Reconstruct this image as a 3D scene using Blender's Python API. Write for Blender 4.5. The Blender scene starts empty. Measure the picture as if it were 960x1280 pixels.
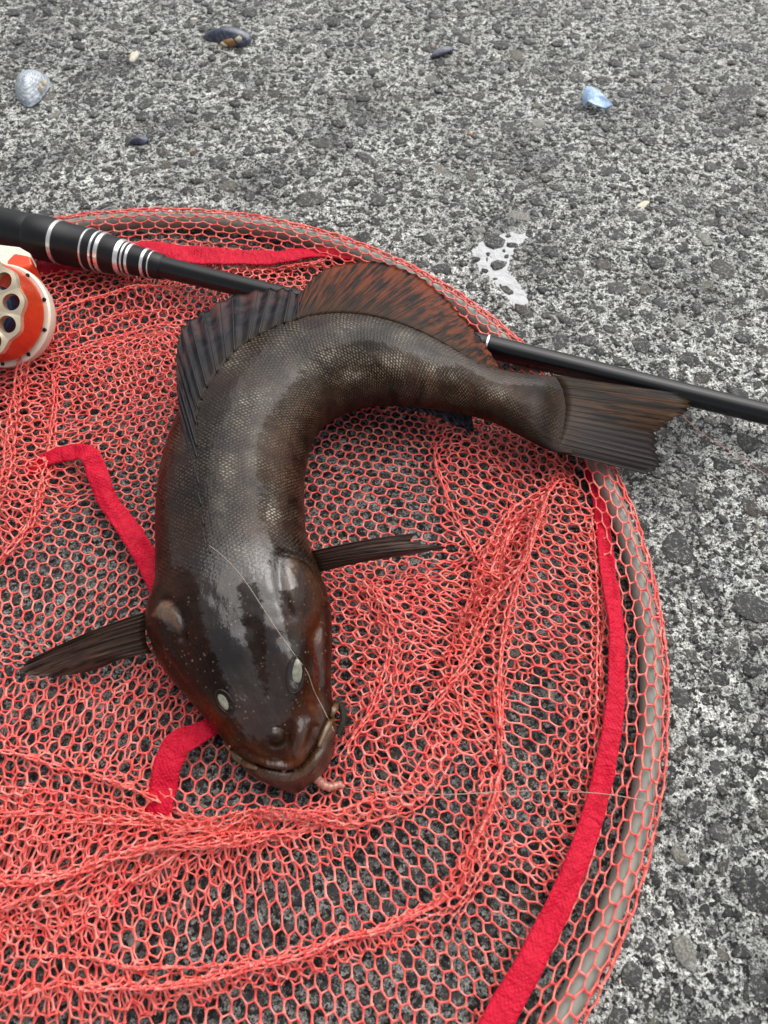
import bpy, math, random
import numpy as np
from mathutils import Vector, Matrix
from mathutils.bvhtree import BVHTree

R_ = math.radians
rng = np.random.default_rng(7)
random.seed(7)
scene = bpy.context.scene
C = scene.collection

# ------------------------------------------------------------------ camera, sky, sun, exposure
CAM_H, PITCH, FPX = 0.36, R_(61.0), 924.4
cam_d = bpy.data.cameras.new('camera')
cam = bpy.data.objects.new('camera', cam_d); C.objects.link(cam)
cam.location = (0, 0, CAM_H)
cam.rotation_euler = (math.pi / 2 - PITCH, 0, 0)
cam_d.sensor_fit = 'VERTICAL'; cam_d.sensor_height = 36; cam_d.sensor_width = 27; cam_d.lens = 26
cam_d.clip_start = 0.01; cam_d.clip_end = 500
cam_d.dof.use_dof = True; cam_d.dof.focus_distance = 0.40; cam_d.dof.aperture_fstop = 14
scene.camera = cam

SUN_EL, SUN_AZ = R_(58), R_(35)           # azimuth measured from +Y (away from the camera) towards +X
world = bpy.data.worlds.new('World'); scene.world = world; world.use_nodes = True
wn = world.node_tree.nodes; wl = world.node_tree.links
bg = wn['Background']
sky = wn.new('ShaderNodeTexSky'); sky.sky_type = 'NISHITA'; sky.sun_disc = False
sky.sun_elevation = SUN_EL; sky.sun_rotation = SUN_AZ
sky.dust_density = 4.0; sky.air_density = 1.0; sky.ozone_density = 1.0
hs = wn.new('ShaderNodeHueSaturation'); hs.inputs['Saturation'].default_value = 0.22   # overcast: grey cloud light
wl.new(sky.outputs[0], hs.inputs['Color']); wl.new(hs.outputs[0], bg.inputs['Color'])
bg.inputs['Strength'].default_value = 0.11
sun_d = bpy.data.lights.new('sun', 'SUN'); sun_d.energy = 1.4; sun_d.angle = R_(80); sun_d.color = (1, 0.965, 0.92)
sun = bpy.data.objects.new('sun', sun_d); C.objects.link(sun)
sdir = Vector((math.sin(SUN_AZ) * math.cos(SUN_EL), math.cos(SUN_AZ) * math.cos(SUN_EL), math.sin(SUN_EL)))
sun.rotation_euler = sdir.to_track_quat('Z', 'Y').to_euler()
sun.location = sdir * 3
vs = scene.view_settings
vs.view_transform = 'Standard'; vs.look = 'None'; vs.exposure = 0.60; vs.gamma = 1.0
vs.use_curve_mapping = False

# ------------------------------------------------------------------ pixel <-> place helpers (photo pixels, 960 x 1280)
FW = np.array([0, math.cos(PITCH), -math.sin(PITCH)])
UP = np.array([0, math.sin(PITCH), math.cos(PITCH)])
RT = np.array([1.0, 0, 0])
def ray(p):
    p = np.atleast_2d(np.asarray(p, float))
    return (p[:, :1] - 480) * RT + (640 - p[:, 1:2]) * UP + FPX * FW
def unproj(p, z=0.0):
    d = ray(p); z = np.asarray(z, float).reshape(-1, 1) if np.ndim(z) else z
    t = (CAM_H - z) / (-d[:, 2:3])
    return d * t + np.array([0, 0, CAM_H])
def proj(P):
    q = np.asarray(P, float) - np.array([0, 0, CAM_H])
    w = q @ FW
    return np.c_[480 + FPX * (q @ RT) / w, 640 - FPX * (q @ UP) / w]
def crom(pts, n):
    """Catmull-Rom through the points, n samples evenly spread by chord length."""
    P = np.asarray(pts, float)
    if P.ndim == 1: P = P[:, None]
    return crom_t(P, np.r_[0, np.cumsum(np.maximum(np.linalg.norm(np.diff(P, axis=0), axis=1), 1e-9))], n)
def crom_t(P, t, n, tt=None):
    P = np.asarray(P, float)
    if P.ndim == 1: P = P[:, None]
    m = np.gradient(P, t, axis=0)
    if tt is None: tt = np.linspace(t[0], t[-1], n)
    i = np.clip(np.searchsorted(t, tt) - 1, 0, len(t) - 2)
    h = (t[i + 1] - t[i])[:, None]; s = ((tt - t[i]) / (t[i + 1] - t[i]))[:, None]
    return ((2*s**3 - 3*s**2 + 1) * P[i] + (s**3 - 2*s**2 + s) * h * m[i] +
            (-2*s**3 + 3*s**2) * P[i + 1] + (s**3 - s**2) * h * m[i + 1])
def sstep(a, b, x):
    t = np.clip((x - a) / (b - a), 0, 1); return t * t * (3 - 2 * t)
def hash2(ix, iy, s):
    h = np.sin(ix * 127.1 + iy * 311.7 + s * 74.7) * 43758.5453
    return h - np.floor(h)
def vnoise(x, y, s=0):
    ix, iy = np.floor(x), np.floor(y); fx, fy = x - ix, y - iy
    fx = fx*fx*(3-2*fx); fy = fy*fy*(3-2*fy)
    a = hash2(ix, iy, s); b = hash2(ix+1, iy, s); c = hash2(ix, iy+1, s); d = hash2(ix+1, iy+1, s)
    return (a*(1-fx)+b*fx)*(1-fy) + (c*(1-fx)+d*fx)*fy
def seg_dist(p, path):
    """distance, signed side and 0..1 place along a polyline for an (n,2) array."""
    path = np.asarray(path, float)
    best = np.full(len(p), 1e9); sd = np.zeros(len(p)); sp = np.zeros(len(p)); nx = np.zeros((len(p), 2))
    L = np.r_[0, np.cumsum(np.linalg.norm(np.diff(path, axis=0), axis=1))]
    for k in range(len(path) - 1):
        a, b = path[k], path[k + 1]; ab = b - a; l = np.linalg.norm(ab)
        t = np.clip(((p - a) @ ab) / (l * l), 0, 1)
        v = p - (a + t[:, None] * ab); d = np.linalg.norm(v, axis=1)
        m = d < best
        n = np.array([-ab[1], ab[0]]) / l
        best[m] = d[m]; sd[m] = (v @ n)[m]; sp[m] = ((L[k] + t * l) / L[-1])[m]; nx[m] = n
    return best, sd, sp, nx
def in_poly(p, poly):
    x, y = p[:, 0], p[:, 1]; ins = np.zeros(len(p), bool); n = len(poly); j = n - 1
    for i in range(n):
        xi, yi = poly[i]; xj, yj = poly[j]
        c = ((yi > y) != (yj > y)) & (x < (xj - xi) * (y - yi) / (yj - yi + 1e-12) + xi)
        ins ^= c; j = i
    return ins

# ------------------------------------------------------------------ object helpers
def mesh_obj(name, V, F, mat=None, parent=None, smooth=True):
    me = bpy.data.meshes.new(name)
    V = np.asarray(V, np.float32)
    if isinstance(F, np.ndarray):
        k = F.shape[1]; n = len(F)
        me.vertices.add(len(V)); me.vertices.foreach_set('co', V.ravel())
        me.loops.add(n * k); me.loops.foreach_set('vertex_index', F.astype(np.int32).ravel())
        me.polygons.add(n); me.polygons.foreach_set('loop_start', np.arange(0, n * k, k, dtype=np.int32))
        me.update(calc_edges=True); me.validate()
    else:
        me.from_pydata([tuple(map(float, v)) for v in V], [], F); me.update()
    if smooth: me.polygons.foreach_set('use_smooth', np.ones(len(me.polygons), bool))
    if mat: me.materials.append(mat)
    o = bpy.data.objects.new(name, me); C.objects.link(o)
    if parent: o.parent = parent
    return o
def empty(name, loc=(0, 0, 0)):
    o = bpy.data.objects.new(name, None); o.location = loc; o.empty_display_size = 0.02
    C.objects.link(o); return o
def tag(o, label=None, cat=None, group=None, kind=None):
    if label: o['label'] = label
    if cat: o['category'] = cat
    if group: o['group'] = group
    if kind: o['kind'] = kind
    return o
def attr_f(o, name, vals):
    a = o.data.attributes.new(name, 'FLOAT', 'POINT'); a.data.foreach_set('value', np.asarray(vals, np.float32).ravel())
def attr_v(o, name, vals):
    a = o.data.attributes.new(name, 'FLOAT_VECTOR', 'POINT'); a.data.foreach_set('vector', np.asarray(vals, np.float32).ravel())
def attr_c(o, name, vals):
    v = np.c_[vals, np.ones(len(vals))]
    a = o.data.attributes.new(name, 'FLOAT_COLOR', 'POINT'); a.data.foreach_set('color', np.asarray(v, np.float32).ravel())
def tube(path, rad, sides=10, cap=True, flat=1.0):
    """tube along a 3D path; rad scalar or per point; returns V, F(list)"""
    P = np.asarray(path, float); n = len(P)
    r = np.broadcast_to(np.asarray(rad, float), (n,))
    T = np.gradient(P, axis=0); T /= np.linalg.norm(T, axis=1)[:, None] + 1e-12
    up = np.array([0, 0, 1.0]); 
    if abs(T[:, 2]).mean() > 0.9: up = np.array([0, 1.0, 0])
    S = np.cross(T, up); S /= np.linalg.norm(S, axis=1)[:, None] + 1e-12
    N = np.cross(S, T)
    a = np.linspace(0, 2*np.pi, sides, endpoint=False)
    V = (P[:, None] + r[:, None, None] * (np.cos(a)[None, :, None] * S[:, None] + flat * np.sin(a)[None, :, None] * N[:, None])).reshape(-1, 3)
    F = []
    for i in range(n - 1):
        for j in range(sides):
            k = (j + 1) % sides
            F.append((i*sides + j, i*sides + k, (i+1)*sides + k, (i+1)*sides + j))
    if cap:
        F.append(tuple(range(sides))[::-1]); F.append(tuple((n-1)*sides + j for j in range(sides)))
    return V, F
def lathe(profile, axis_o, axis_d, sides=48):
    """profile [(along, radius)...] turned about an axis"""
    o = np.asarray(axis_o, float); d = np.asarray(axis_d, float); d /= np.linalg.norm(d)
    s = np.cross(d, [0, 0, 1.0]); 
    if np.linalg.norm(s) < 0.05: s = np.cross(d, [0, 1.0, 0])
    s /= np.linalg.norm(s); u = np.cross(s, d)
    a = np.linspace(0, 2*np.pi, sides, endpoint=False)
    V = []
    for (t, r) in profile:
        V.append(o + d*t + r*(np.cos(a)[:, None]*s + np.sin(a)[:, None]*u))
    V = np.concatenate(V); n = len(profile); F = []
    for i in range(n-1):
        for j in range(sides):
            k = (j+1) % sides
            F.append((i*sides+j, i*sides+k, (i+1)*sides+k, (i+1)*sides+j))
    F.append(tuple(range(sides))[::-1]); F.append(tuple((n-1)*sides+j for j in range(sides)))
    return V, F
def sharp(o, deg=35):
    me = o.data; me.polygons.foreach_set('use_smooth', np.ones(len(me.polygons), bool))
    me.set_sharp_from_angle(angle=R_(deg))
    return o

# ------------------------------------------------------------------ materials
class NT:
    def __init__(s, name):
        s.m = bpy.data.materials.new(name); s.m.use_nodes = True
        s.n = s.m.node_tree.nodes; s.l = s.m.node_tree.links; s.b = s.n['Principled BSDF']; s.out = s.n['Material Output']
    def node(s, t, **kw):
        x = s.n.new(t)
        for k, v in kw.items(): setattr(x, k, v)
        return x
    def put(s, sock, v):
        if isinstance(v, bpy.types.NodeSocket): s.l.new(v, sock)
        elif v is not None: sock.default_value = v
    def coord(s, kind='Object'): return s.node('ShaderNodeTexCoord').outputs[kind]
    def attr(s, name, out='Fac'): return s.node('ShaderNodeAttribute', attribute_name=name).outputs[out]
    def mapp(s, v, scale=(1, 1, 1), rot=(0, 0, 0), loc=(0, 0, 0)):
        x = s.node('ShaderNodeMapping'); s.put(x.inputs['Vector'], v)
        x.inputs['Scale'].default_value = scale; x.inputs['Rotation'].default_value = rot; x.inputs['Location'].default_value = loc
        return x.outputs[0]
    def noise(s, v, scale, detail=4, rough=0.55, out='Fac', dist=0.0):
        x = s.node('ShaderNodeTexNoise'); s.put(x.inputs['Vector'], v); s.put(x.inputs['Scale'], scale)
        x.inputs['Detail'].default_value = detail; x.inputs['Roughness'].default_value = rough; x.inputs['Distortion'].default_value = dist
        return x.outputs[out]
    def voro(s, v, scale, out='Distance', feature='F1', rnd=1.0):
        x = s.node('ShaderNodeTexVoronoi', feature=feature); s.put(x.inputs['Vector'], v); s.put(x.inputs['Scale'], scale)
        x.inputs['Randomness'].default_value = rnd
        return x.outputs[out]
    def ramp(s, f, stops, interp='LINEAR'):
        x = s.node('ShaderNodeValToRGB'); s.put(x.inputs[0], f); e = x.color_ramp.elements; x.color_ramp.interpolation = interp
        while len(e) < len(stops): e.new(0.5)
        for q, (p, c) in zip(e, stops):
            q.position = p; q.color = (c, c, c, 1) if isinstance(c, (int, float)) else (*c, 1)
        return x.outputs[0]
    def math(s, op, a, b=None, c=None, clamp=False):
        x = s.node('ShaderNodeMath', operation=op, use_clamp=clamp); s.put(x.inputs[0], a)
        if b is not None: s.put(x.inputs[1], b)
        if c is not None: s.put(x.inputs[2], c)
        return x.outputs[0]
    def mix(s, f, a, b, mode='MIX'):
        x = s.node('ShaderNodeMix', data_type='RGBA', blend_type=mode)
        s.put(x.inputs[0], f)
        s.put(x.inputs[6], (*a, 1) if isinstance(a, tuple) else a); s.put(x.inputs[7], (*b, 1) if isinstance(b, tuple) else b)
        return x.outputs[2]
    def bump(s, h, strength=0.5, dist=0.001, normal=None):
        x = s.node('ShaderNodeBump'); s.put(x.inputs['Height'], h)
        x.inputs['Strength'].default_value = strength; x.inputs['Distance'].default_value = dist
        if normal is not None: s.put(x.inputs['Normal'], normal)
        return x.outputs[0]
    def set(s, **kw):
        for k, v in kw.items():
            k = {'color': 'Base Color', 'rough': 'Roughness', 'metal': 'Metallic', 'spec': 'Specular IOR Level', 'coat': 'Coat Weight',
                 'coat_rough': 'Coat Roughness', 'normal': 'Normal', 'coat_normal': 'Coat Normal', 'alpha': 'Alpha', 'trans': 'Transmission Weight', 'sss': 'Subsurface Weight',
                 'sheen': 'Sheen Weight', 'ior': 'IOR'}[k]
            s.put(s.b.inputs[k], (*v, 1) if isinstance(v, tuple) and len(v) == 3 else v)
        return s.m
def plain(name, col, rough=0.5, metal=0.0, var=0.25, scale=300, bump=0.0, coat=0.0, spec=0.5):
    t = NT(name); o = t.coord()
    n = t.noise(o, scale, 5)
    c = t.mix(n, tuple(x * (1 - var) for x in col), tuple(min(1, x * (1 + var)) for x in col))
    t.set(color=c, metal=metal, coat=coat, spec=spec, coat_rough=0.1)
    t.set(rough=t.math('MULTIPLY_ADD', t.noise(o, scale * 0.3, 4), 0.3, max(0.02, rough - 0.15)))
    if bump: t.set(normal=t.bump(n, bump, 0.0005))
    return t.m

def mat_concrete():
    t = NT('weathered_concrete'); o = t.coord()
    warp = t.noise(o, 220, 3, out='Color')
    vv = t.node('ShaderNodeVectorMath', operation='MULTIPLY_ADD'); t.put(vv.inputs[0], warp); vv.inputs[1].default_value = (0.003,)*3; t.put(vv.inputs[2], o)
    w = vv.outputs[0]
    cell = t.voro(w, 640, 'Color')                                   # sand grains about 2 mm across
    g = t.node('ShaderNodeSeparateColor'); t.put(g.inputs[0], cell)
    grain = t.ramp(g.outputs[0], [(0, 0.035), (0.18, 0.07), (0.34, 0.38), (0.7, 0.64), (1, 0.82)])
    fine = t.noise(o, 1000, 4, 0.65)
    finer = t.ramp(fine, [(0.38, 0.06), (0.46, 0.72), (0.56, 1.32)])
    c = t.mix(1.0, grain, finer, 'MULTIPLY')
    mid = t.ramp(t.noise(o, 170, 8, 0.75), [(0.42, 0.10), (0.50, 0.90), (0.7, 1.15)])
    c = t.mix(1.0, c, mid, 'MULTIPLY')
    big = t.ramp(t.noise(o, 15, 5, 0.65), [(0.32, 0.36), (0.50, 0.88), (0.68, 1.10)])
    c = t.mix(1.0, c, big, 'MULTIPLY')
    tint = t.mix(t.noise(o, 40, 3), (1.0, 0.985, 0.90), (0.96, 1.0, 0.97))
    c = t.mix(1.0, c, tint, 'MULTIPLY')
    rust = t.ramp(t.noise(o, 28, 4, 0.6), [(0.66, 0.0), (0.76, 0.55)])
    c = t.mix(rust, c, t.mix(1.0, c, (0.85, 0.62, 0.36), 'MULTIPLY'))
    wm = t.math('ADD', t.attr('white_stain'), t.math('MULTIPLY', t.math('SUBTRACT', t.noise(o, 260, 5, 0.65), 0.5), 1.1))
    wm = t.ramp(wm, [(0.47, 0), (0.53, 1)])
    c = t.mix(wm, c, t.mix(t.noise(o, 700, 3), (0.50, 0.52, 0.53), (0.80, 0.80, 0.80)))
    wet = t.attr('hoop_darken'); c = t.mix(t.math('MULTIPLY', wet, t.ramp(t.noise(o, 34, 4, 0.6), [(0.3, 1.0), (0.72, 0.62)])), c, t.mix(1.0, c, (0.33, 0.34, 0.34), 'MULTIPLY'))  # multiplies the concrete colour darker inside the hoop outline
    hgt = t.math('ADD', t.math('MULTIPLY', t.noise(o, 380, 6, 0.7), 1.4), t.math('MULTIPLY', g.outputs[0], 0.5))
    t.set(color=c, normal=t.bump(hgt, 0.9, 0.0012), spec=0.35)
    t.set(rough=t.ramp(t.noise(o, 60, 4), [(0.3, 0.45), (0.7, 0.85)]))
    return t.m
def mat_stone():
    t = NT('dark_aggregate_stone'); o = t.coord()
    geo = t.node('ShaderNodeNewGeometry'); oi = t.node('ShaderNodeObjectInfo')
    r = t.math('FRACT', t.math('ADD', geo.outputs['Random Per Island'], oi.outputs['Random']))
    base = t.ramp(r, [(0.0, (0.022, 0.023, 0.024)), (0.35, (0.036, 0.037, 0.037)), (0.6, (0.052, 0.053, 0.052)), (0.8, (0.075, 0.075, 0.070)),
                      (0.92, (0.055, 0.045, 0.036)), (0.965, (0.15, 0.14, 0.11)), (1.0, (0.30, 0.29, 0.26))])
    gl = geo.outputs['Position']
    sp = t.ramp(t.noise(gl, 900, 4, 0.65), [(0.35, 0.35), (0.55, 0.75), (0.72, 1.6)])
    c = t.mix(1.0, base, sp, 'MULTIPLY')
    dust = t.ramp(t.noise(gl, 480, 7, 0.75), [(0.53, 0.0), (0.62, 0.85)])
    c = t.mix(dust, c, (0.34, 0.34, 0.31))
    t.set(color=c, normal=t.bump(t.noise(gl, 600, 6, 0.7), 0.8, 0.0009), spec=0.4)
    t.set(rough=t.ramp(t.noise(gl, 200, 3), [(0.3, 0.32), (0.7, 0.75)]))
    return t.m
def mat_thread():
    t = NT('coral_net_thread'); geo = t.node('ShaderNodeNewGeometry'); p = geo.outputs['Position']
    n1 = t.noise(p, 260, 3, 0.6); n2 = t.noise(p, 28, 3)
    c = t.mix(t.ramp(n1, [(0.38, 0), (0.68, 1)]), (0.78, 0.040, 0.042), (0.86, 0.20, 0.165))
    c = t.mix(t.ramp(n2, [(0.35, 0), (0.7, 0.45)]), c, (0.82, 0.15, 0.11))
    isl = geo.outputs['Random Per Island']
    c = t.mix(t.math('MULTIPLY', t.math('POWER', isl, 3.0), 0.42), c, (0.9, 0.50, 0.42))
    tw = t.noise(p, 1500, 2)
    t.set(color=c, rough=0.36, spec=0.5, normal=t.bump(tw, 0.5, 0.0004))
    return t.m
def mat_ribbon():
    t = NT('crimson_webbing'); uv = t.attr('suv', 'Vector'); o = t.coord()
    s = t.node('ShaderNodeSeparateXYZ'); t.put(s.inputs[0], uv)
    wv = t.math('MULTIPLY', t.math('SINE', t.math('MULTIPLY', s.outputs[0], 2600)), t.math('SINE', t.math('MULTIPLY', s.outputs[1], 3200)))
    cr = t.noise(o, 260, 5, 0.6)
    c = t.mix(cr, (0.42, 0.003, 0.018), (0.70, 0.008, 0.042))
    h = t.math('ADD', t.math('MULTIPLY', wv, 0.10), t.math('MULTIPLY', t.noise(t.mapp(uv, (1, 0.55, 1)), 330, 4, 0.6, dist=0.8), 2.2))
    t.set(color=c, rough=0.5, spec=0.18, normal=t.bump(h, 0.9, 0.0010))
    return t.m
def mat_fish():
    t = NT('wet_fish_skin'); uv = t.attr('suv', 'Vector'); geo = t.node('ShaderNodeNewGeometry'); p = geo.outputs['Position']
    col = t.attr('col', 'Color'); dots = t.attr('dots')
    # scale rows: a diamond lattice in skin coordinates
    m = t.mapp(uv, (1, 1, 1), (0, 0, R_(45)))
    dn = t.node('ShaderNodeVectorMath', operation='MULTIPLY_ADD'); t.put(dn.inputs[0], t.noise(uv, 90, 2, out='Color')); dn.inputs[1].default_value = (0.0007,)*3; t.put(dn.inputs[2], m)
    vd = t.voro(dn.outputs[0], 640, 'Distance', rnd=0.28)
    spot = t.ramp(vd, [(0.16, 1.0), (0.40, 0.0)])
    vis = t.math('MULTIPLY', dots, t.ramp(t.noise(uv, 75, 4, 0.6), [(0.38, 0.05), (0.60, 1.0)]))
    mott = t.ramp(t.noise(uv, 40, 5, 0.62, dist=0.6), [(0.34, 0.35), (0.50, 0.95), (0.70, 2.0)])
    c = t.mix(1.0, col, mott, 'MULTIPLY')
    c = t.mix(1.0, c, t.ramp(t.noise(p, 900, 3), [(0.3, 0.7), (0.7, 1.3)]), 'MULTIPLY')
    pale = t.math('MULTIPLY', t.attr('pale'), t.ramp(t.noise(uv, 110, 5, 0.65), [(0.38, 0.1), (0.56, 1.0)]))
    c = t.mix(t.math('MULTIPLY', pale, 0.22), c, (0.17, 0.14, 0.10))
    scol = t.mix(pale, t.mix(t.noise(uv, 30, 2), (0.085, 0.052, 0.022), (0.15, 0.115, 0.07)), (0.42, 0.38, 0.30))
    c = t.mix(t.math('MULTIPLY', spot, vis), c, scol)
    fl = t.ramp(t.voro(p, 420, 'Distance'), [(0.10, 1.0), (0.24, 0.0)])
    flm = t.math('MULTIPLY', fl, t.math('MULTIPLY', t.attr('flecks'), t.ramp(t.noise(p, 70, 3), [(0.42, 0), (0.62, 0.5)])))
    c = t.mix(flm, c, (0.34, 0.24, 0.12))
    slime = t.noise(t.mapp(uv, (0.35, 1, 1)), 130, 5, 0.6)
    h = t.math('MULTIPLY', t.math('MULTIPLY', spot, dots), 0.35)
    nb = t.bump(h, 0.35, 0.0006)
    nb2 = t.bump(slime, 0.35, 0.0022, nb)
    cn = t.bump(t.math('ADD', t.math('MULTIPLY', slime, 1.0), t.math('MULTIPLY', h, 0.9)), 0.32, 0.0022)
    wet = t.math('ADD', t.attr('wet'), t.math('MULTIPLY', t.math('SUBTRACT', t.math('ADD', t.math('MULTIPLY', t.noise(t.mapp(uv, (0.6, 1, 1)), 55, 5, 0.6), 0.6), t.math('MULTIPLY', t.noise(uv, 420, 5, 0.7), 0.4)), 0.5), 2.6))  # wet skin: coat follows hand-placed sky-sheen patches, edges broken by noise
    wet = t.ramp(wet, [(0.42, 0.03), (0.60, 0.33)])
    wet = t.math('MULTIPLY', wet, t.math('MULTIPLY_ADD', t.attr('flecks'), 2.4, 1.0), clamp=True)
    t.set(color=c, normal=nb2, spec=0.12, coat=wet, coat_rough=0.05, coat_normal=cn)
    t.b.inputs['Coat IOR'].default_value = 1.6
    t.set(rough=t.ramp(t.noise(p, 130, 4), [(0.35, 0.22), (0.65, 0.48)]))
    return t.m
def mat_fin(name, a, b, tip, stripe=22, streak=1.0, thr=(0.42, 0.60), fine=4, lower=None, coat=0.06):
    """fin membrane: streaks run along the rays (u along ray 0..1, v across)"""
    t = NT(name); uv = t.attr('suv', 'Vector'); s = t.node('ShaderNodeSeparateXYZ'); t.put(s.inputs[0], uv)
    n = t.noise(t.mapp(uv, (6 * streak, stripe, 1)), 1.0, 4, 0.6)
    c = t.mix(t.ramp(n, [(thr[0], 0), (thr[1], 1)]), a, b)
    n2 = t.noise(t.mapp(uv, (1.6, stripe * fine, 1)), 1.0, 4, 0.65)
    c = t.mix(1.0, c, t.ramp(n2, [(0.3, 0.55), (0.7, 1.4)]), 'MULTIPLY')
    c = t.mix(t.ramp(s.outputs[0], [(0.0, 0.85), (0.42, 0.0)]), c, t.mix(0.5, a, (0.045, 0.025, 0.010)))
    c = t.mix(t.math('MULTIPLY', t.math('MULTIPLY', t.ramp(n, [(thr[0], 0), (thr[1], 1)]), 1.0), t.ramp(s.outputs[0], [(0.35, 0), (1.0, 1)])), c, tip)
    if lower: c = t.mix(t.math('MULTIPLY', t.ramp(t.math('ADD', s.outputs[1], t.math('MULTIPLY', n, 0.25)), [(0.55, 0), (0.75, 1)]), t.ramp(s.outputs[0], [(0.05, 0), (0.3, 1)])), c, t.mix(1.0, t.ramp(n2, [(0.3, 0.5), (0.7, 1.4)]), lower, 'MULTIPLY'))
    t.set(color=c, rough=0.42, coat=coat, coat_rough=0.15, spec=0.12, normal=t.bump(n2, 0.5, 0.0007))
    return t.m

M = dict(concrete=mat_concrete(), stone=mat_stone(), thread=mat_thread(), ribbon=mat_ribbon(), skin=mat_fish())
M['hoop'] = plain('grey_green_hoop_tube', (0.27, 0.28, 0.24), 0.45, 0, 0.2, 200)
M['spiny'] = mat_fin('slate_spiny_fin', (0.007, 0.0075, 0.010), (0.020, 0.021, 0.027), (0.075, 0.030, 0.026), 20)
M['soft'] = mat_fin('rusty_soft_fin', (0.010, 0.005, 0.0035), (0.115, 0.030, 0.008), (0.17, 0.030, 0.008), 44, 0.45, (0.43, 0.60))
M['caudal'] = mat_fin('brown_tail_fin', (0.006, 0.0035, 0.0025), (0.075, 0.030, 0.009), (0.060, 0.026, 0.009), 14, 0.30, (0.45, 0.60), fine=7, lower=(0.022, 0.017, 0.016), coat=0.10)
M['pect'] = mat_fin('dark_pectoral_fin', (0.022, 0.012, 0.010), (0.085, 0.046, 0.035), (0.10, 0.065, 0.05), 12, 0.5)
M['blackfin'] = mat_fin('blue_black_anal_fin', (0.006, 0.008, 0.012), (0.03, 0.04, 0.055), (0.12, 0.14, 0.16), 14)
M['rayd'] = plain('dark_fin_ray', (0.008, 0.0075, 0.009), 0.4, 0, 0.4, 400, coat=0.15, spec=0.25)
M['rayb'] = plain('brown_fin_ray', (0.026, 0.012, 0.006), 0.4, 0, 0.6, 250, coat=0.15, spec=0.25)
M['rod'] = plain('black_rod_lacquer', (0.0045, 0.005, 0.006), 0.30, 0, 0.3, 90, coat=0.25, spec=0.3)
M['grip'] = plain('black_rubber_grip', (0.007, 0.0075, 0.009), 0.36, 0, 0.3, 900, bump=0.12, spec=0.35)
M['silver'] = plain('silver_ring', (0.82, 0.82, 0.80), 0.28, 0.85, 0.1, 300)
M['gold'] = plain('pale_gold_metal', (0.80, 0.68, 0.48), 0.32, 0.75, 0.12, 200)
M['orange'] = plain('orange_red_anodised_metal', (0.80, 0.075, 0.02), 0.30, 0.45, 0.15, 120, coat=0.4)
M['cream'] = plain('cream_painted_metal', (0.80, 0.72, 0.58), 0.35, 0.1, 0.1, 160, coat=0.4)
M['blueline'] = plain('blue_wound_line', (0.06, 0.16, 0.36), 0.4, 0, 0.5, 900)
M['line'] = plain('clear_fishing_line', (0.34, 0.27, 0.21), 0.25, 0, 0.2, 300)
M['pinkline'] = plain('pink_fishing_line', (0.50, 0.25, 0.20), 0.3, 0, 0.2, 300)
M['eye'] = plain('pale_fish_eye', (0.24, 0.24, 0.18), 0.15, 0, 0.85, 420, coat=0.8)  # pale mottled tone over the whole eye
M['lid'] = plain('dark_eyelid_skin', (0.016, 0.008, 0.005), 0.4, 0, 0.5, 300, coat=0.3, spec=0.2)
M['bait'] = plain('pink_worm_flesh', (0.42, 0.17, 0.12), 0.3, 0, 0.4, 400, coat=0.6, bump=0.3)
M['lip'] = plain('olive_mouth_flap', (0.11, 0.058, 0.018), 0.35, 0, 0.5, 300, coat=0.4, bump=0.3)
M['gill'] = plain('grey_fringe', (0.030, 0.030, 0.022), 0.8, 0, 0.7, 900, coat=0.0, bump=0.8, spec=0.15)
def mat_shell(name, a, b, cthr=0.5):
    t = NT(name); uv = t.attr('suv', 'Vector'); o = t.coord()
    s = t.node('ShaderNodeSeparateXYZ'); t.put(s.inputs[0], uv)
    rings = t.math('SINE', t.math('ADD', t.math('MULTIPLY', s.outputs[0], 55), t.math('MULTIPLY', t.noise(o, 200, 3), 8)))
    n = t.noise(o, 320, 5, 0.65)
    c = t.mix(t.ramp(n, [(cthr - 0.12, 0), (cthr + 0.12, 1)]), a, b)
    c = t.mix(1.0, c, t.ramp(rings, [(0.0, 0.75), (1.0, 1.15)]), 'MULTIPLY')
    t.set(color=c, rough=0.3, coat=0.6, coat_rough=0.12, normal=t.bump(t.math('ADD', n, t.math('MULTIPLY', rings, 0.2)), 0.4, 0.0008))
    return t.m
M['shell_blue'] = mat_shell('sky_blue_nacre', (0.22, 0.42, 0.72), (0.45, 0.62, 0.80))
M['shell_dark'] = mat_shell('blue_black_mussel', (0.020, 0.026, 0.05), (0.11, 0.13, 0.21), 0.55)
M['shell_pale'] = mat_shell('worn_pale_blue_shell', (0.16, 0.22, 0.32), (0.55, 0.60, 0.63), 0.45)
M['barnacle'] = plain('chalky_barnacle', (0.55, 0.48, 0.34), 0.7, 0, 0.4, 500, bump=0.5)
M['pale_stone'] = plain('pale_limestone', (0.62, 0.57, 0.45), 0.7, 0, 0.25, 400, bump=0.6)
M['brown_stone'] = plain('brown_shell_crumb', (0.30, 0.15, 0.06), 0.6, 0, 0.5, 500, bump=0.6)

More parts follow.
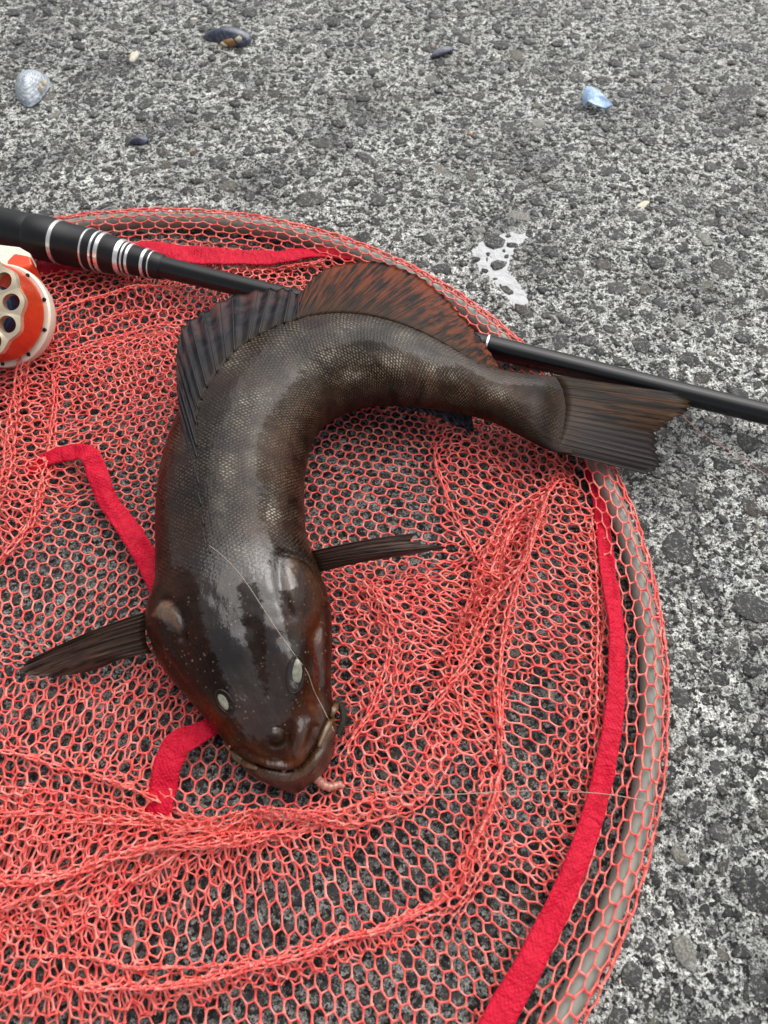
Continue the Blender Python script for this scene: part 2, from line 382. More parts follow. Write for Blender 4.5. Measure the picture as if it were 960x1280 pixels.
# ------------------------------------------------------------------ ground: one sheet, fine where the photo looks, to the horizon
def ground_z(x, y):
    z = 0.0016 * (vnoise(x * 55, y * 55, 1) - 0.5) + 0.0012 * (vnoise(x * 160, y * 160, 2) - 0.5) + 0.0013 * (vnoise(x * 400, y * 400, 3) - 0.5)
    return z + 0.003 * (vnoise(x * 9, y * 9, 4) - 0.5)
def build_ground():
    def axis(a, b, step, ext):
        core = np.arange(a, b + step / 2, step)
        out = np.geomspace(0.004, ext, 22)
        return np.r_[(a - out)[::-1], core, b + out]
    xs = axis(-0.42, 0.42, 0.0016, 150); ys = axis(-0.08, 0.82, 0.0016, 300)
    X, Y = np.meshgrid(xs, ys); x, y = X.ravel(), Y.ravel()
    inside = (abs(x) < 0.6) & (y > -0.3) & (y < 1.1)
    z = np.where(inside, ground_z(x, y), 0)
    V = np.c_[x, y, z]; nx, ny = len(xs), len(ys)
    i = (np.arange(ny - 1)[:, None] * nx + np.arange(nx - 1)[None]).ravel()
    F = np.c_[i, i + 1, i + nx + 1, i + nx]
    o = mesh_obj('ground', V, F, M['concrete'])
    # chalky white splash
    p = np.c_[x, y]; st = np.zeros(len(p)); near = inside
    pts = p[near]; a = np.zeros(len(pts))
    for path, wd in (([(603, 315), (622, 303), (640, 300)], 7), ([(610, 335), (625, 330), (632, 308)], 6), ([(612, 330), (625, 345), (640, 360), (648, 372)], 6.5), ([(600, 322), (606, 334)], 3.5), ([(655, 296), (664, 294)], 2.5)):
        g = unproj(path)[:, :2]; d = seg_dist(pts, g)[0] / (wd * 0.00072)
        a = np.maximum(a, np.clip(1.4 - d * 0.62, 0, 1))
    st[near] = a
    attr_f(o, 'white_stain', st)
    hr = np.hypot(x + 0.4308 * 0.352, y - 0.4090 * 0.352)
    attr_f(o, 'hoop_darken', 1 - sstep(0.272, 0.300, hr + 0.02 * (vnoise(x * 40, y * 40, 8) - 0.5)))  # darkening: full inside the hoop, fading out across its edge
    return tag(o, kind='structure')
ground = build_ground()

def stone_mesh(seed):
    r = np.random.default_rng(seed); n = 11
    a = np.linspace(0, 2*np.pi, n, endpoint=False) + r.uniform(-0.2, 0.2, n)
    el = r.uniform(0.52, 0.95); rad = r.uniform(0.55, 1.20, n); rad = 0.7 * rad + 0.15 * np.roll(rad, 1) + 0.15 * np.roll(rad, -1)
    ring = np.c_[np.cos(a) * rad, np.sin(a) * rad * el]
    tilt = r.uniform(-0.10, 0.10, 2)
    V = [np.c_[ring * 1.03, np.full(n, -0.30)], np.c_[ring * 0.97, 0.03 + r.uniform(-0.02, 0.03, n)],
         np.c_[ring * 0.80 + r.uniform(-0.04, 0.04, (n, 2)), 0.16 + r.uniform(-0.04, 0.04, n) + (ring @ tilt)],
         np.c_[ring * 0.38 + r.uniform(-0.06, 0.06, (n, 2)), 0.20 + r.uniform(-0.05, 0.05, n) + (ring @ tilt) * 0.4]]
    V = np.concatenate(V + [np.array([[0, 0, 0.20 + r.uniform(-0.04, 0.04)]])])
    F = []
    for k in range(3):
        for j in range(n):
            q = (j + 1) % n; F.append((k*n+j, k*n+q, (k+1)*n+q, (k+1)*n+j))
    for j in range(n): F.append((3*n+j, 3*n+(j+1) % n, 4*n))
    return V, F
def build_stones():
    protos = []
    for k in range(12):
        V, F = stone_mesh(100 + k)
        me = bpy.data.meshes.new('stone'); me.from_pydata([tuple(v) for v in V], [], F); me.update()
        me.polygons.foreach_set('use_smooth', np.ones(len(F), bool)); me.set_sharp_from_angle(angle=R_(50)); me.materials.append(M['stone'])
        protos.append((V, F, me))
    placed = []      # x, y, r
    grid = {}
    def ok(x, y, r, gap):
        gx, gy = int(math.floor(x / 0.03)), int(math.floor(y / 0.03))
        for i in (-1, 0, 1):
            for j in (-1, 0, 1):
                for (a, b, c) in grid.get((gx+i, gy+j), ()):
                    if (a-x)**2 + (b-y)**2 < ((c + r) * gap)**2: return False
        return True
    def add(x, y, r):
        placed.append((x, y, r)); grid.setdefault((int(math.floor(x/0.03)), int(math.floor(y/0.03))), []).append((x, y, r))
    # the big stones one can find again in the photograph: centre pixel, half width in pixels
    for px, py, hw in [(935, 552, 22), (848, 686, 26), (938, 760, 30), (940, 1115, 32), (850, 872, 20), (905, 340, 22), (925, 118, 24), (860, 250, 24),
                       (460, 200, 24), (405, 180, 18), (300, 97, 16), (95, 242, 16), (388, 250, 20), (690, 205, 22), (640, 160, 18), (870, 1010, 20), (905, 1080, 14), (855, 1190, 24),
                       (925, 1010, 16), (945, 1235, 22), (860, 820, 14), (835, 640, 14), (915, 880, 14), (790, 1220, 18), (880, 1140, 12), (850, 1070, 14), (900, 960, 18), (700, 425, 18), (880, 300, 14),
                       (745, 385, 14), (770, 290, 18), (540, 60, 14), (650, 70, 18), (750, 60, 14), (200, 55, 16), (540, 300, 16), (880, 190, 16), (930, 60, 16), (60, 15, 12),
                       (130, 70, 10), (590, 220, 12), (820, 330, 14), (955, 440, 14), (900, 400, 14), (830, 1250, 16), (820, 590, 12), (885, 630, 10)]:
        g = unproj([(px, py)])[0]; g2 = unproj([(px + hw, py)])[0]
        add(g[0], g[1], g2[0] - g[0])
    def visible(x, y, m=160):
        q = proj(np.array([[x, y, 0]]))[0]
        return -m < q[0] < 960 + m and -m < q[1] < 1280 + m
    n_try = 0
    sizes = np.sort(0.0019 * (1 - rng.random(21000)) ** (-1 / 1.85))[::-1]
    sizes = sizes[sizes < 0.0090]
    for r in sizes:
        for _ in range(2):
            x = rng.uniform(-0.40, 0.40); y = rng.uniform(-0.08, 0.80)
            if abs(x) > 0.26 + 0.28 * (y + 0.08): continue
            if visible(x, y) and ok(x, y, r, 1.0):
                add(x, y, r); break
        if len(placed) > 6800: break
    P = np.array(placed); q = proj(np.c_[P[:, :2], np.zeros(len(P))]); e = proj(np.c_[P[:, 0] + P[:, 2], P[:, 1], np.zeros(len(P))])
    sc = e[:, 0] - q[:, 0]
    net = in_poly(q, [(-60, 275), (300, 285), (600, 410), (740, 600), (810, 850), (770, 1130), (700, 1320), (-60, 1320)])
    order = np.argsort(-(sc * np.where(net, 0.35, 1.0)))
    VV, FF, off = [], [], 0
    for k, i in enumerate(order):
        x, y, r = P[i]; pr = protos[rng.integers(12)]; a = rng.uniform(0, 6.283)
        hz = min(r, 0.004) * rng.uniform(0.35, 0.9); z = float(ground_z(np.array([x]), np.array([y]))[0]) + 0.0001
        if k < 290:
            o = bpy.data.objects.new('stone', pr[2]); C.objects.link(o); o.parent = ground
            o.location = (x, y, z); o.rotation_euler = (0, 0, a); o.scale = (r, r * rng.uniform(0.8, 1.1), hz)
        else:
            c, s = math.cos(a), math.sin(a); V = pr[0] * np.array([r, r * rng.uniform(0.8, 1.1), hz])
            V = np.c_[V[:, 0]*c - V[:, 1]*s + x, V[:, 0]*s + V[:, 1]*c + y, V[:, 2] + z]
            VV.append(V); FF += [tuple(v + off for v in f) for f in pr[1]]; off += len(V)
    o = mesh_obj('small_stones', np.concatenate(VV), FF, M['stone'], ground); tag(o, kind='stuff')
build_stones()

# ------------------------------------------------------------------ landing net
HZ = 0.008
HC = np.array([-0.4308, 0.4090]) * (CAM_H - HZ); HR = 0.8255 * (CAM_H - HZ)      # outer edge of the netting round the hoop
TUBE = 0.0050; TR = HR - TUBE - 0.0018
net_root = empty('landing_net', (HC[0], HC[1], 0))
tag(net_root, 'round landing net with coral red mesh and grey hoop lying flat under the fish', 'landing net')
def to_net(V): return np.asarray(V) - np.array([HC[0], HC[1], 0])

a = np.linspace(0, 2*np.pi, 181)[:-1]
path = np.c_[np.cos(a) * TR, np.sin(a) * TR, np.full(180, HZ)]
sec = np.linspace(0, 2*np.pi, 14, endpoint=False)
V = np.concatenate([np.c_[np.cos(a) * (TR + TUBE*math.cos(s)), np.sin(a) * (TR + TUBE*math.cos(s)), HZ - 0.0005 + 0.0062*math.sin(s) + 0*a] for s in sec])
F = []
for i in range(14):
    for j in range(180):
        k = (j+1) % 180; i2 = (i+1) % 14; F.append((i*180+j, i*180+k, i2*180+k, i2*180+j))
mesh_obj('hoop', V, F, M['hoop'], net_root)

def hex_lattice(x0, x1, y0, y1, sx, sy):
    """pointy-top honeycomb; returns nodes, edges, kind (0 = doubled upright bar, 1 = slanted thread)"""
    nodes = {}; edges = []; P = []
    def nid(i, j):
        if (i, j) not in nodes:
            nodes[(i, j)] = len(P)
            col = i; row = j
            # brick-wall indexing of the honeycomb: node (i,j), zig-zag rows
            x = x0 + col * sx * 0.5
            y = y0 + row * sy + (sy * 0.30 if (col + row) % 2 == 0 else 0.0)
            P.append((x, y))
        return nodes[(i, j)]
    nx = int((x1 - x0) / (sx * 0.5)); ny = int((y1 - y0) / sy)
    for j in range(ny):
        for i in range(nx):
            edges.append((nid(i, j), nid(i+1, j), 1))
            if (i + j) % 2 == 0: edges.append((nid(i, j), nid(i, j+1), 0))
    return np.array(P), np.array(edges)
def threads(nodes, edges, r0=0.00052, r1=0.00042, sides=4, jit=0.0):
    """real thread geometry: every side of every mesh cell a little bowed tube"""
    A = nodes[edges[:, 0]]; B = nodes[edges[:, 1]]
    D = B - A; L = np.linalg.norm(D, axis=1)
    ok = (L > 1e-5) & (L < 0.03); A, B, D, L = A[ok], B[ok], D[ok], L[ok]; kd = edges[ok, 2]
    n = len(A); r = np.where(kd == 0, r0, r1) * rng.uniform(0.85, 1.2, n)
    T = D / L[:, None]; up = np.array([0, 0, 1.0]) + rng.normal(0, 0.05, (n, 3))
    S = np.cross(T, up); S /= np.linalg.norm(S, axis=1)[:, None] + 1e-9; N = np.cross(S, T)
    bow = rng.normal(0, 0.045, n) * L; sag = rng.normal(0, 0.03, n) * L
    ts = [0.0, 0.27, 0.73, 1.0]; ang = np.linspace(0, 2*np.pi, sides, endpoint=False) + math.pi / 4
    V = np.zeros((n, 4, sides, 3))
    for k, t in enumerate(ts):
        c = A + D * (t * 1.06 - 0.03) + S * (bow * 4 * t * (1-t))[:, None] + N * (sag * 4 * t * (1-t))[:, None]
        rr = r * (1.65 if k in (0, 3) else 0.92)
        for s, q in enumerate(ang):
            V[:, k, s] = c + rr[:, None] * (math.cos(q) * 1.25 * S + math.sin(q) * 0.85 * N)
    base = np.arange(n)[:, None] * (4 * sides); F = []
    for k in range(3):
        for s in range(sides):
            s2 = (s+1) % sides
            F.append(np.c_[base[:, 0] + k*sides+s, base[:, 0] + k*sides+s2, base[:, 0] + (k+1)*sides+s2, base[:, 0] + (k+1)*sides+s])
    return V.reshape(-1, 3), np.concatenate(F)
def px_path(p, n=40): return unproj(crom(p, n), 0.006)[:, :2]
PXM = 0.00041        # metres per photo pixel around the middle of the net
def apply_folds(P, Z, folds):
    """gather the sheet into each fold line (doubling it over where the fold is strong) and lift it there"""
    P = P.copy(); Z = Z.copy()
    for path, w, amp, H in folds:
        g = px_path(path); w = w * PXM
        d, sd, sp, n = seg_dist(P, g)
        e = sstep(0, 0.15, sp) * (1 - sstep(0.85, 1, sp)); end = np.exp(-np.maximum(0, d - abs(sd))**2 / (4*w*w))
        wob = 1 + 0.5 * (vnoise(sp * 14, sp * 0 + w * 1e4, 11) - 0.5)
        k = sd / (w * wob); f = e * end
        P -= n * (amp * w * np.tanh(k) * np.exp(-(k / 4.0)**2) * f)[:, None]
        Z += 0.001 * H * np.exp(-(k / 1.3)**2) * f * (0.7 + 0.6 * vnoise(sp * 11, sp * 0 + w * 2e4, 12)) + 0.0022 * f * np.tanh(k) * np.exp(-(k / 2)**2)
    return P, Z
def relax(N3, E, rest, pin, floor, it=30, smooth=0.16):
    """threads cannot stretch: pull over-long cell sides back to length, keep everything above the ground"""
    a, b = E[:, 0], E[:, 1]; n = len(N3); cnt = np.bincount(a, minlength=n) + np.bincount(b, minlength=n); cnt = np.maximum(cnt, 1)
    for _ in range(it):
        D = N3[b] - N3[a]; L = np.linalg.norm(D, axis=1) + 1e-9
        c = np.maximum(0, L - rest) / L * 0.5; c += np.minimum(0, L - 0.35 * rest) / L * 0.15
        M_ = D * c[:, None]
        for k in range(3):
            mv = (np.bincount(a, M_[:, k], n) - np.bincount(b, M_[:, k], n)) / cnt * 1.6
            N3[:, k] += np.where(pin, 0, mv)
        S_ = np.stack([np.bincount(a, N3[b, k], n) + np.bincount(b, N3[a, k], n) for k in range(3)], 1) / cnt[:, None]
        N3 = np.where((pin | (cnt < 3))[:, None], N3, N3 * (1 - smooth) + S_ * smooth)
        N3[:, 2] = np.maximum(N3[:, 2], floor)
    return N3
def prune(E, n):
    """drop loose thread ends so every sheet stops at whole cells"""
    for _ in range(6):
        deg = np.bincount(E[:, :2].ravel(), minlength=n); E = E[(deg[E[:, 0]] > 1) & (deg[E[:, 1]] > 1)]
    return E
def fish_flat(q):      # where the fish's weight presses the net down
    poly = [(183, 770), (205, 840), (300, 945), (362, 985), (412, 930), (413, 760), (380, 650), (395, 540), (480, 505), (600, 520), (690, 560), (690, 470), (560, 430), (400, 392), (290, 430), (215, 540), (195, 640)]
    return in_poly(q, poly)
def make_sheet(ang, s, folds, polys=None, holes=None, zbase=0.0022, wob=0.0016, edge_r=None, seed=0, r0=0.00052, r1=0.00042, warp=0.006, stretch=(1.0, 0.86)):
    lo, hi = -0.36, 0.36
    L, E = hex_lattice(lo, hi, lo, hi, s * stretch[0] * 1.0, s * stretch[1])
    c, si = math.cos(ang), math.sin(ang)
    P = np.c_[L[:, 0]*c - L[:, 1]*si, L[:, 0]*si + L[:, 1]*c] + HC
    # keep only what is needed before folding
    q = proj(np.c_[P, np.zeros(len(P))])
    P0 = P.copy()
    P = P + warp * np.c_[vnoise(P[:, 0]*22, P[:, 1]*22, seed+20) - 0.5, vnoise(P[:, 0]*22, P[:, 1]*22, seed+21) - 0.5]
    Z = zbase + wob * vnoise(P[:, 0]*45, P[:, 1]*45, seed+22)
    P, Z = apply_folds(P, Z, folds)
    q = proj(np.c_[P, Z])
    rr = np.hypot(P[:, 0]-HC[0], P[:, 1]-HC[1])
    keep = (rr < (edge_r or HR - 0.020)) & (q[:, 0] > (-110 if polys else -900)) & (q[:, 1] < (1390 if polys else 1900)) & (q[:, 1] > 240) & (q[:, 0] < 900)
    if polys:
        m = np.zeros(len(P), bool)
        for po in polys: m |= in_poly(q, po)
        keep &= m
        db = np.full(len(P), 1e9)
        for po in polys: db = np.minimum(db, seg_dist(q, po + [po[0]])[0])
        Z = 0.0035 + (Z - 0.0035) * sstep(0, 26, db)
    if holes:
        hb = np.full(len(P), 1e9); inh = np.zeros(len(P), bool)
        for po in holes: inh |= in_poly(q, po); hb = np.minimum(hb, seg_dist(q, po + [po[0]])[0])
        keep &= ~inh; Z = 0.0035 + (Z - 0.0035) * sstep(0, 22, hb)
    Z = np.where(fish_flat(q), np.minimum(Z, 0.004), Z)
    gz = ground_z(P[:, 0], P[:, 1])
    Z = np.maximum(Z + gz * 0.7, gz + 0.0012)
    Ek = keep[E[:, 0]] & keep[E[:, 1]]
    N3 = np.c_[P - HC, Z]
    N3 += rng.normal(0, 0.00022, N3.shape)
    E = prune(E[Ek], len(N3)); deg = np.bincount(E[:, :2].ravel(), minlength=len(N3)); pin = deg < 3
    rest = np.where(E[:, 2] == 0, s * stretch[1] * 0.72, math.hypot(s * 0.5, s * stretch[1] * 0.30)) * 1.10
    N3 = relax(N3, E, rest, pin, gz + 0.0012)
    return threads(N3, E, r0, r1)
CELL = 0.0058
FOLD_MAIN = [
    ([(548, 540), (538, 600), (548, 660), (590, 730)], 12, 2.4, 8),
    ([(590, 545), (618, 600), (606, 660), (565, 705)], 11, 1.8, 6),
    ([(720, 570), (660, 650), (615, 720), (585, 800), (560, 880), (510, 965), (440, 1025), (330, 1075), (230, 1130)], 19, 3.0, 13),
    ([(690, 565), (694, 700), (698, 850), (704, 1000), (700, 1140)], 8, 2.4, 6),
    ([(665, 720), (630, 810), (600, 900), (560, 990), (480, 1060)], 15, 2.0, 9),
    ([(598, 820), (600, 900), (606, 1000), (590, 1110)], 9, 2.0, 6),
    ([(-60, 1262), (146, 1246), (327, 1211), (437, 1176), (560, 1123), (650, 1050)], 12, 2.8, 11),
    ([(-60, 1195), (100, 1190), (160, 1150), (200, 1110), (280, 1075)], 14, 2.4, 12),
    ([(-60, 1010), (90, 1022), (200, 1032), (310, 1040), (440, 1005)], 18, 2.8, 13),
    ([(-60, 890), (60, 920), (150, 940), (270, 965)], 13, 2.2, 9),
    ([(-60, 835), (60, 842), (150, 868), (250, 905)], 11, 2.0, 8),
    ([(240, 388), (150, 400), (50, 440)], 13, 2.4, 12),
    ([(240, 440), (150, 455), (60, 480)], 12, 2.2, 10),
    ([(235, 500), (160, 518), (95, 545)], 9, 2.4, 9),
    ([(70, 450), (72, 520), (60, 590), (30, 660), (-40, 730)], 14, 2.6, 12),
    ([(140, 595), (80, 640), (30, 690), (-40, 730)], 10, 2.0, 6),
    ([(660, 490), (560, 385), (440, 335), (330, 338), (190, 352)], 14, 2.4, 9),
    ([(490, 1300), (520, 1230), (580, 1170), (650, 1110)], 8, 1.6, 5),
    ([(640, 560), (660, 640), (650, 740), (640, 830)], 9, 1.8, 7),
    ([(430, 740), (470, 800), (460, 880), (430, 960)], 11, 2.0, 8),
    ([(640, 600), (600, 690), (540, 760), (500, 840), (450, 900)], 26, 1.3, 10),
    ([(-60, 960), (100, 975), (250, 1000), (380, 990)], 24, 1.3, 9),
    ([(-60, 1130), (80, 1125), (200, 1095), (330, 1060)], 24, 1.4, 11),
    ([(660, 900), (640, 1000), (600, 1090), (540, 1180)], 20, 1.3, 9),
    ([(-60, 780), (40, 800), (120, 850)], 16, 1.3, 7),
    ([(735, 640), (742, 760), (735, 880), (700, 1010)], 14, 1.4, 6),
]
VA, FA = make_sheet(R_(-12), CELL, FOLD_MAIN, seed=1)
nt = mesh_obj('netting', to_net(np.c_[VA[:, :2] + HC, VA[:, 2]]), FA, M['thread'], net_root); tag(nt, kind='stuff')
P_LOW = [(-90, 850), (60, 845), (170, 872), (262, 905), (215, 950), (190, 1005), (330, 1022), (432, 1005), (540, 920), (556, 830), (600, 760), (560, 880), (505, 980), (430, 1040), (330, 1085), (250, 1110), (190, 1125), (140, 1170), (110, 1190), (-90, 1200)]
P_RIGHT = [(412, 705), (480, 700), (545, 690), (600, 640), (690, 570), (742, 590), (752, 680), (700, 700), (650, 770), (590, 830), (545, 900), (480, 960), (424, 975), (412, 900)]
P_LEFT = [(-90, 400), (50, 395), (120, 365), (230, 355), (330, 345), (420, 320), (520, 335), (600, 390), (640, 440), (560, 420), (400, 380), (235, 420), (222, 505), (100, 520), (74, 520), (62, 600), (35, 650), (-90, 720)]
P_STRIP = [(692, 570), (748, 600), (765, 760), (758, 900), (735, 1010), (704, 1100), (696, 900)]
P_BAND = [(640, 640), (690, 640), (655, 760), (636, 860), (636, 1000), (606, 1080), (572, 1124), (556, 1108), (576, 1040), (584, 960), (584, 850), (606, 740)]
P_RIDGE = [(-90, 1228), (150, 1214), (330, 1182), (450, 1148), (560, 1098), (606, 1092), (560, 1150), (440, 1208), (330, 1244), (150, 1280), (-90, 1300)]
FOLD_BAND = [
    ([(-60, 1262), (146, 1244), (327, 1212), (437, 1178), (560, 1120), (640, 1060)], 14, 2.4, 9),
    ([(670, 620), (630, 740), (610, 850), (612, 980), (590, 1060), (556, 1120)], 14, 2.2, 10),
    ([(690, 600), (655, 700), (630, 800), (628, 950), (600, 1060)], 9, 2.0, 7),
    ([(-60, 1120), (80, 1110), (200, 1085), (330, 1060), (450, 1010)], 18, 2.2, 12),
    ([(-60, 1050), (80, 1052), (220, 1040), (360, 1035)], 14, 2.2, 12),
    ([(-60, 1170), (70, 1165), (150, 1130)], 12, 2.0, 9),
]
FOLD_TOP = [
    ([(-60, 930), (80, 955), (200, 985), (330, 1035)], 15, 2.2, 9),
    ([(-60, 1090), (60, 1085), (150, 1070), (260, 1060), (400, 1035)], 18, 2.4, 11),
    ([(-60, 1150), (60, 1140), (170, 1105)], 12, 2.2, 8),
    ([(710, 590), (640, 690), (590, 760), (560, 850), (500, 955)], 16, 2.6, 12),
    ([(440, 710), (475, 780), (455, 870), (425, 970)], 12, 2.0, 8),
    ([(525, 690), (512, 780), (480, 860), (445, 940)], 11, 2.0, 8),
    ([(55, 380), (45, 450), (30, 520), (20, 600), (-10, 690)], 16, 3.0, 15),
    ([(240, 370), (150, 380), (60, 412)], 12, 2.2, 13),
    ([(240, 415), (150, 430), (50, 472)], 11, 2.2, 11),
    ([(735, 590), (745, 750), (735, 900), (712, 1030)], 9, 2.2, 6),
]
W_BEND = [(380, 505), (520, 505), (545, 560), (540, 640), (556, 690), (380, 695)]
W_LEFT = [(-120, 735), (30, 690), (120, 590), (215, 560), (200, 780), (150, 845), (-120, 835)]
W_LOW = [(240, 1150), (380, 1100), (500, 1040), (580, 960), (590, 1040), (520, 1130), (420, 1168), (300, 1200), (190, 1215)]
W_FOOT = [(-120, 1290), (200, 1275), (420, 1215), (520, 1190), (640, 1080), (690, 1120), (600, 1300), (560, 1400), (-120, 1400)]
W_SIDE = [(640, 860), (690, 840), (692, 1010), (650, 1060), (636, 980)]
W_CHIN = [(205, 940), (262, 912), (330, 975), (420, 985), (330, 1010), (215, 1005)]
P_ALL = [(-105, 330), (300, 300), (640, 440), (760, 640), (775, 900), (700, 1150), (600, 1380), (-105, 1380)]
VA, FA = make_sheet(R_(21), CELL * 1.03, FOLD_TOP + FOLD_BAND[1:3], [P_ALL], [W_BEND, W_LEFT, W_LOW, W_FOOT, W_SIDE, W_CHIN], seed=5, zbase=0.0070, wob=0.006)
nt = mesh_obj('netting', to_net(np.c_[VA[:, :2] + HC, VA[:, 2]]), FA, M['thread'], net_root); tag(nt, kind='stuff')
VA, FA = make_sheet(R_(48), CELL, FOLD_TOP[2:6] + FOLD_MAIN[2:3] + FOLD_MAIN[8:10], [[(-90, 985), (200, 1010), (330, 1025), (250, 1100), (110, 1185), (-90, 1190)], [(430, 720), (560, 700), (690, 580), (690, 640), (590, 780), (540, 880), (440, 960)],
                    [(-90, 420), (60, 400), (72, 520), (40, 640), (-90, 700)], [(70, 420), (230, 385), (225, 470), (80, 500)]], seed=9, zbase=0.012, wob=0.006)
nt = mesh_obj('netting', to_net(np.c_[VA[:, :2] + HC, VA[:, 2]]), FA, M['thread'], net_root); tag(nt, kind='stuff')

VA, FA = make_sheet(R_(-34), CELL, FOLD_BAND, [P_BAND, P_RIDGE, [(-90, 1000), (200, 1012), (340, 1028), (440, 1008), (380, 1060), (260, 1110), (180, 1130), (110, 1188), (-90, 1196)]], seed=13, zbase=0.009, wob=0.007)
nt = mesh_obj('netting', to_net(np.c_[VA[:, :2] + HC, VA[:, 2]]), FA, M['thread'], net_root); tag(nt, kind='stuff')

# netting stretched over the hoop: cells drawn out along the rim
def rim():
    th0, th1 = R_(-180), R_(180)
    cl = 0.0100; nth = int((th1 - th0) * HR / (cl * 0.5))
    prof = np.array([(-0.0045, 0.0016), (0.0004, 0.0045), (0.0012, 0.0090), (-0.0022, 0.0142), (-0.0072, 0.0158), (-0.0125, 0.0140), (-0.0175, 0.0105), (-0.0235, 0.0078), (-0.030, 0.0062), (-0.0365, 0.0052)])
    pr = crom(prof, 300); arc = np.r_[0, np.cumsum(np.linalg.norm(np.diff(pr, axis=0), axis=1))]
    sy = 0.0042; ny = int(arc[-1] / sy)
    L, E = hex_lattice(0, nth * 1.0, 0, ny * sy, 2.0, sy)
    th = th0 + L[:, 0] * cl * 0.5 / HR
    L[:, 1] += 0.0012 * (vnoise(L[:, 0] * 0.25, L[:, 1] * 90, 31) - 0.5)
    s = np.clip(L[:, 1], 0, arc[-1] - 1e-6)
    r = np.interp(s, arc, pr[:, 0]); z = np.interp(s, arc, pr[:, 1])
    wob = 0.003 * (vnoise(th * 14, th * 0, 33) - 0.5) * sstep(-0.010, -0.03, r)
    N3 = np.c_[np.cos(th) * (HR + r + wob), np.sin(th) * (HR + r + wob), z + 0.0012 * (vnoise(th * 40, s * 200, 34) - 0.5)]
    N3 += rng.normal(0, 0.0002, N3.shape)
    return threads(N3, E, 0.00052, 0.00044)
VA, FA = rim()
nt = mesh_obj('rim_netting', VA, FA, M['thread'], net_root); tag(nt, kind='stuff')

def ribbon(pts, widths, zs, ripple=0.0012, n=90, seed=0, thick=0.0007):
    pts = np.asarray(pts, float); t = np.r_[0, np.cumsum(np.linalg.norm(np.diff(pts, axis=0), axis=1))]
    zz = crom_t(np.asarray(zs, float), t, n)[:, 0]; c = unproj(crom_t(pts, t, n), zz)
    wd = crom_t(np.asarray(widths, float), t, n)[:, 0]
    T = np.gradient(c, axis=0); T /= np.linalg.norm(T, axis=1)[:, None]
    S = np.cross(T, [0, 0, 1.0]); S /= np.linalg.norm(S, axis=1)[:, None]
    m = 9; us = np.linspace(-0.5, 0.5, m); arc = np.r_[0, np.cumsum(np.linalg.norm(np.diff(c, axis=0), axis=1))]
    V = []; UVs = []
    for side in (1, -1):
        for i in range(n):
            for u in us:
                z = ripple * (vnoise(np.array([arc[i]*120]), np.array([u*2.2 + seed]), 40)[0] - 0.5) * 2 + ripple * 1.5 * (vnoise(np.array([arc[i]*45]), np.array([u + seed*3]), 41)[0]-0.5)
                ed = 1 + 0.05 * (vnoise(np.array([arc[i]*200]), np.array([seed + u*0]), 42)[0] - 0.5)
                V.append(c[i] + S[i]*u*wd[i]*ed + np.array([0, 0, z + side*thick/2])); UVs.append((arc[i], u*wd[i], 0))
    F = []; N = n*m
    for i in range(n-1):
        for j in range(m-1):
            q = (i*m+j, i*m+j+1, (i+1)*m+j+1, (i+1)*m+j)
            F.append(q); F.append(tuple(N + v for v in q[::-1]))
        F.append((i*m, (i+1)*m, N+(i+1)*m, N+i*m)); F.append((i*m+m-1, N+i*m+m-1, N+(i+1)*m+m-1, (i+1)*m+m-1))
    F.append(tuple(range(m)) + tuple(N + j for j in range(m))[::-1])
    F.append(tuple((n-1)*m + j for j in range(m))[::-1] + tuple(N + (n-1)*m + j for j in range(m)))
    o = mesh_obj('ribbon', to_net(np.array(V)), F, M['ribbon'], net_root)
    attr_v(o, 'suv', np.array(UVs)); return o
ribbon([(735, 560), (748, 620), (758, 700), (770, 780), (770, 860), (756, 960), (728, 1060), (680, 1170), (625, 1270), (590, 1330)], [.009, .008, .0075, .0078, .0085, .009, .0095, .0105, .0115, .0115],
       [.006, .006, .010, .013, .014, .0145, .0145, .014, .014, .014], seed=1)
ribbon([(10, 345), (60, 335), (130, 318), (200, 314), (260, 320), (330, 322), (400, 316), (450, 322)], [.016, .016, .017, .017, .015, .012, .010, .007], [.006, .007, .011, .013, .013, .011, .009, .007], seed=2)
ribbon([(30, 585), (62, 574), (88, 566), (108, 566), (122, 592), (134, 624), (160, 660), (184, 700), (206, 750)], [.010, .010, .010, .010, .0115, .0105, .0115, .0115, .011], [.008, .010, .014, .019, .017, .014, .013, .013, .012], seed=3, ripple=0.0018)
ribbon([(300, 895), (272, 904), (246, 918), (222, 930), (210, 955), (204, 985), (198, 1020)], [.008, .008, .010, .012, .0125, .012, .012], [.012, .016, .018, .019, .016, .013, .009], seed=4, ripple=0.0016)

# ------------------------------------------------------------------ fishing rod (lies over the hoop, under the fish)
RA = unproj([(-60, 270)], 0.027)[0]; RB = unproj([(1010, 530)], 0.0155)[0]
rdir = (RB - RA) / np.linalg.norm(RB - RA); RL = np.linalg.norm(RB - RA)
def rod_t(px):       # distance along the rod axis at a photo column
    ts = np.linspace(-0.2, RL + 0.3, 2000); q = proj(RA + ts[:, None] * rdir); return float(np.interp(px, q[:, 0], ts))
rod = empty('fishing_rod', tuple(RA)); tag(rod, 'black fishing rod with silver banded fore grip lying across the net hoop', 'fishing rod')
def on_rod(name, prof, mat, sides=56):
    V, F = lathe(prof, (0, 0, 0), rdir, sides); o = mesh_obj(name, V, F, mat, rod); return sharp(o, 40)
T = rod_t
on_rod('blank', [(T(120), .0070), (T(200), .0069), (T(240), .0066), (T(320), .0063), (T(600), .0063), (T(604), .0063), (T(604.5), .0068), (T(618), .0068), (T(960), .0062), (RL + 0.25, .0058)], M['rod'])
on_rod('ferrule_ring', [(T(607), .0067), (T(607.4), .0070), (T(609.6), .0070), (T(610), .0067)], M['silver'])
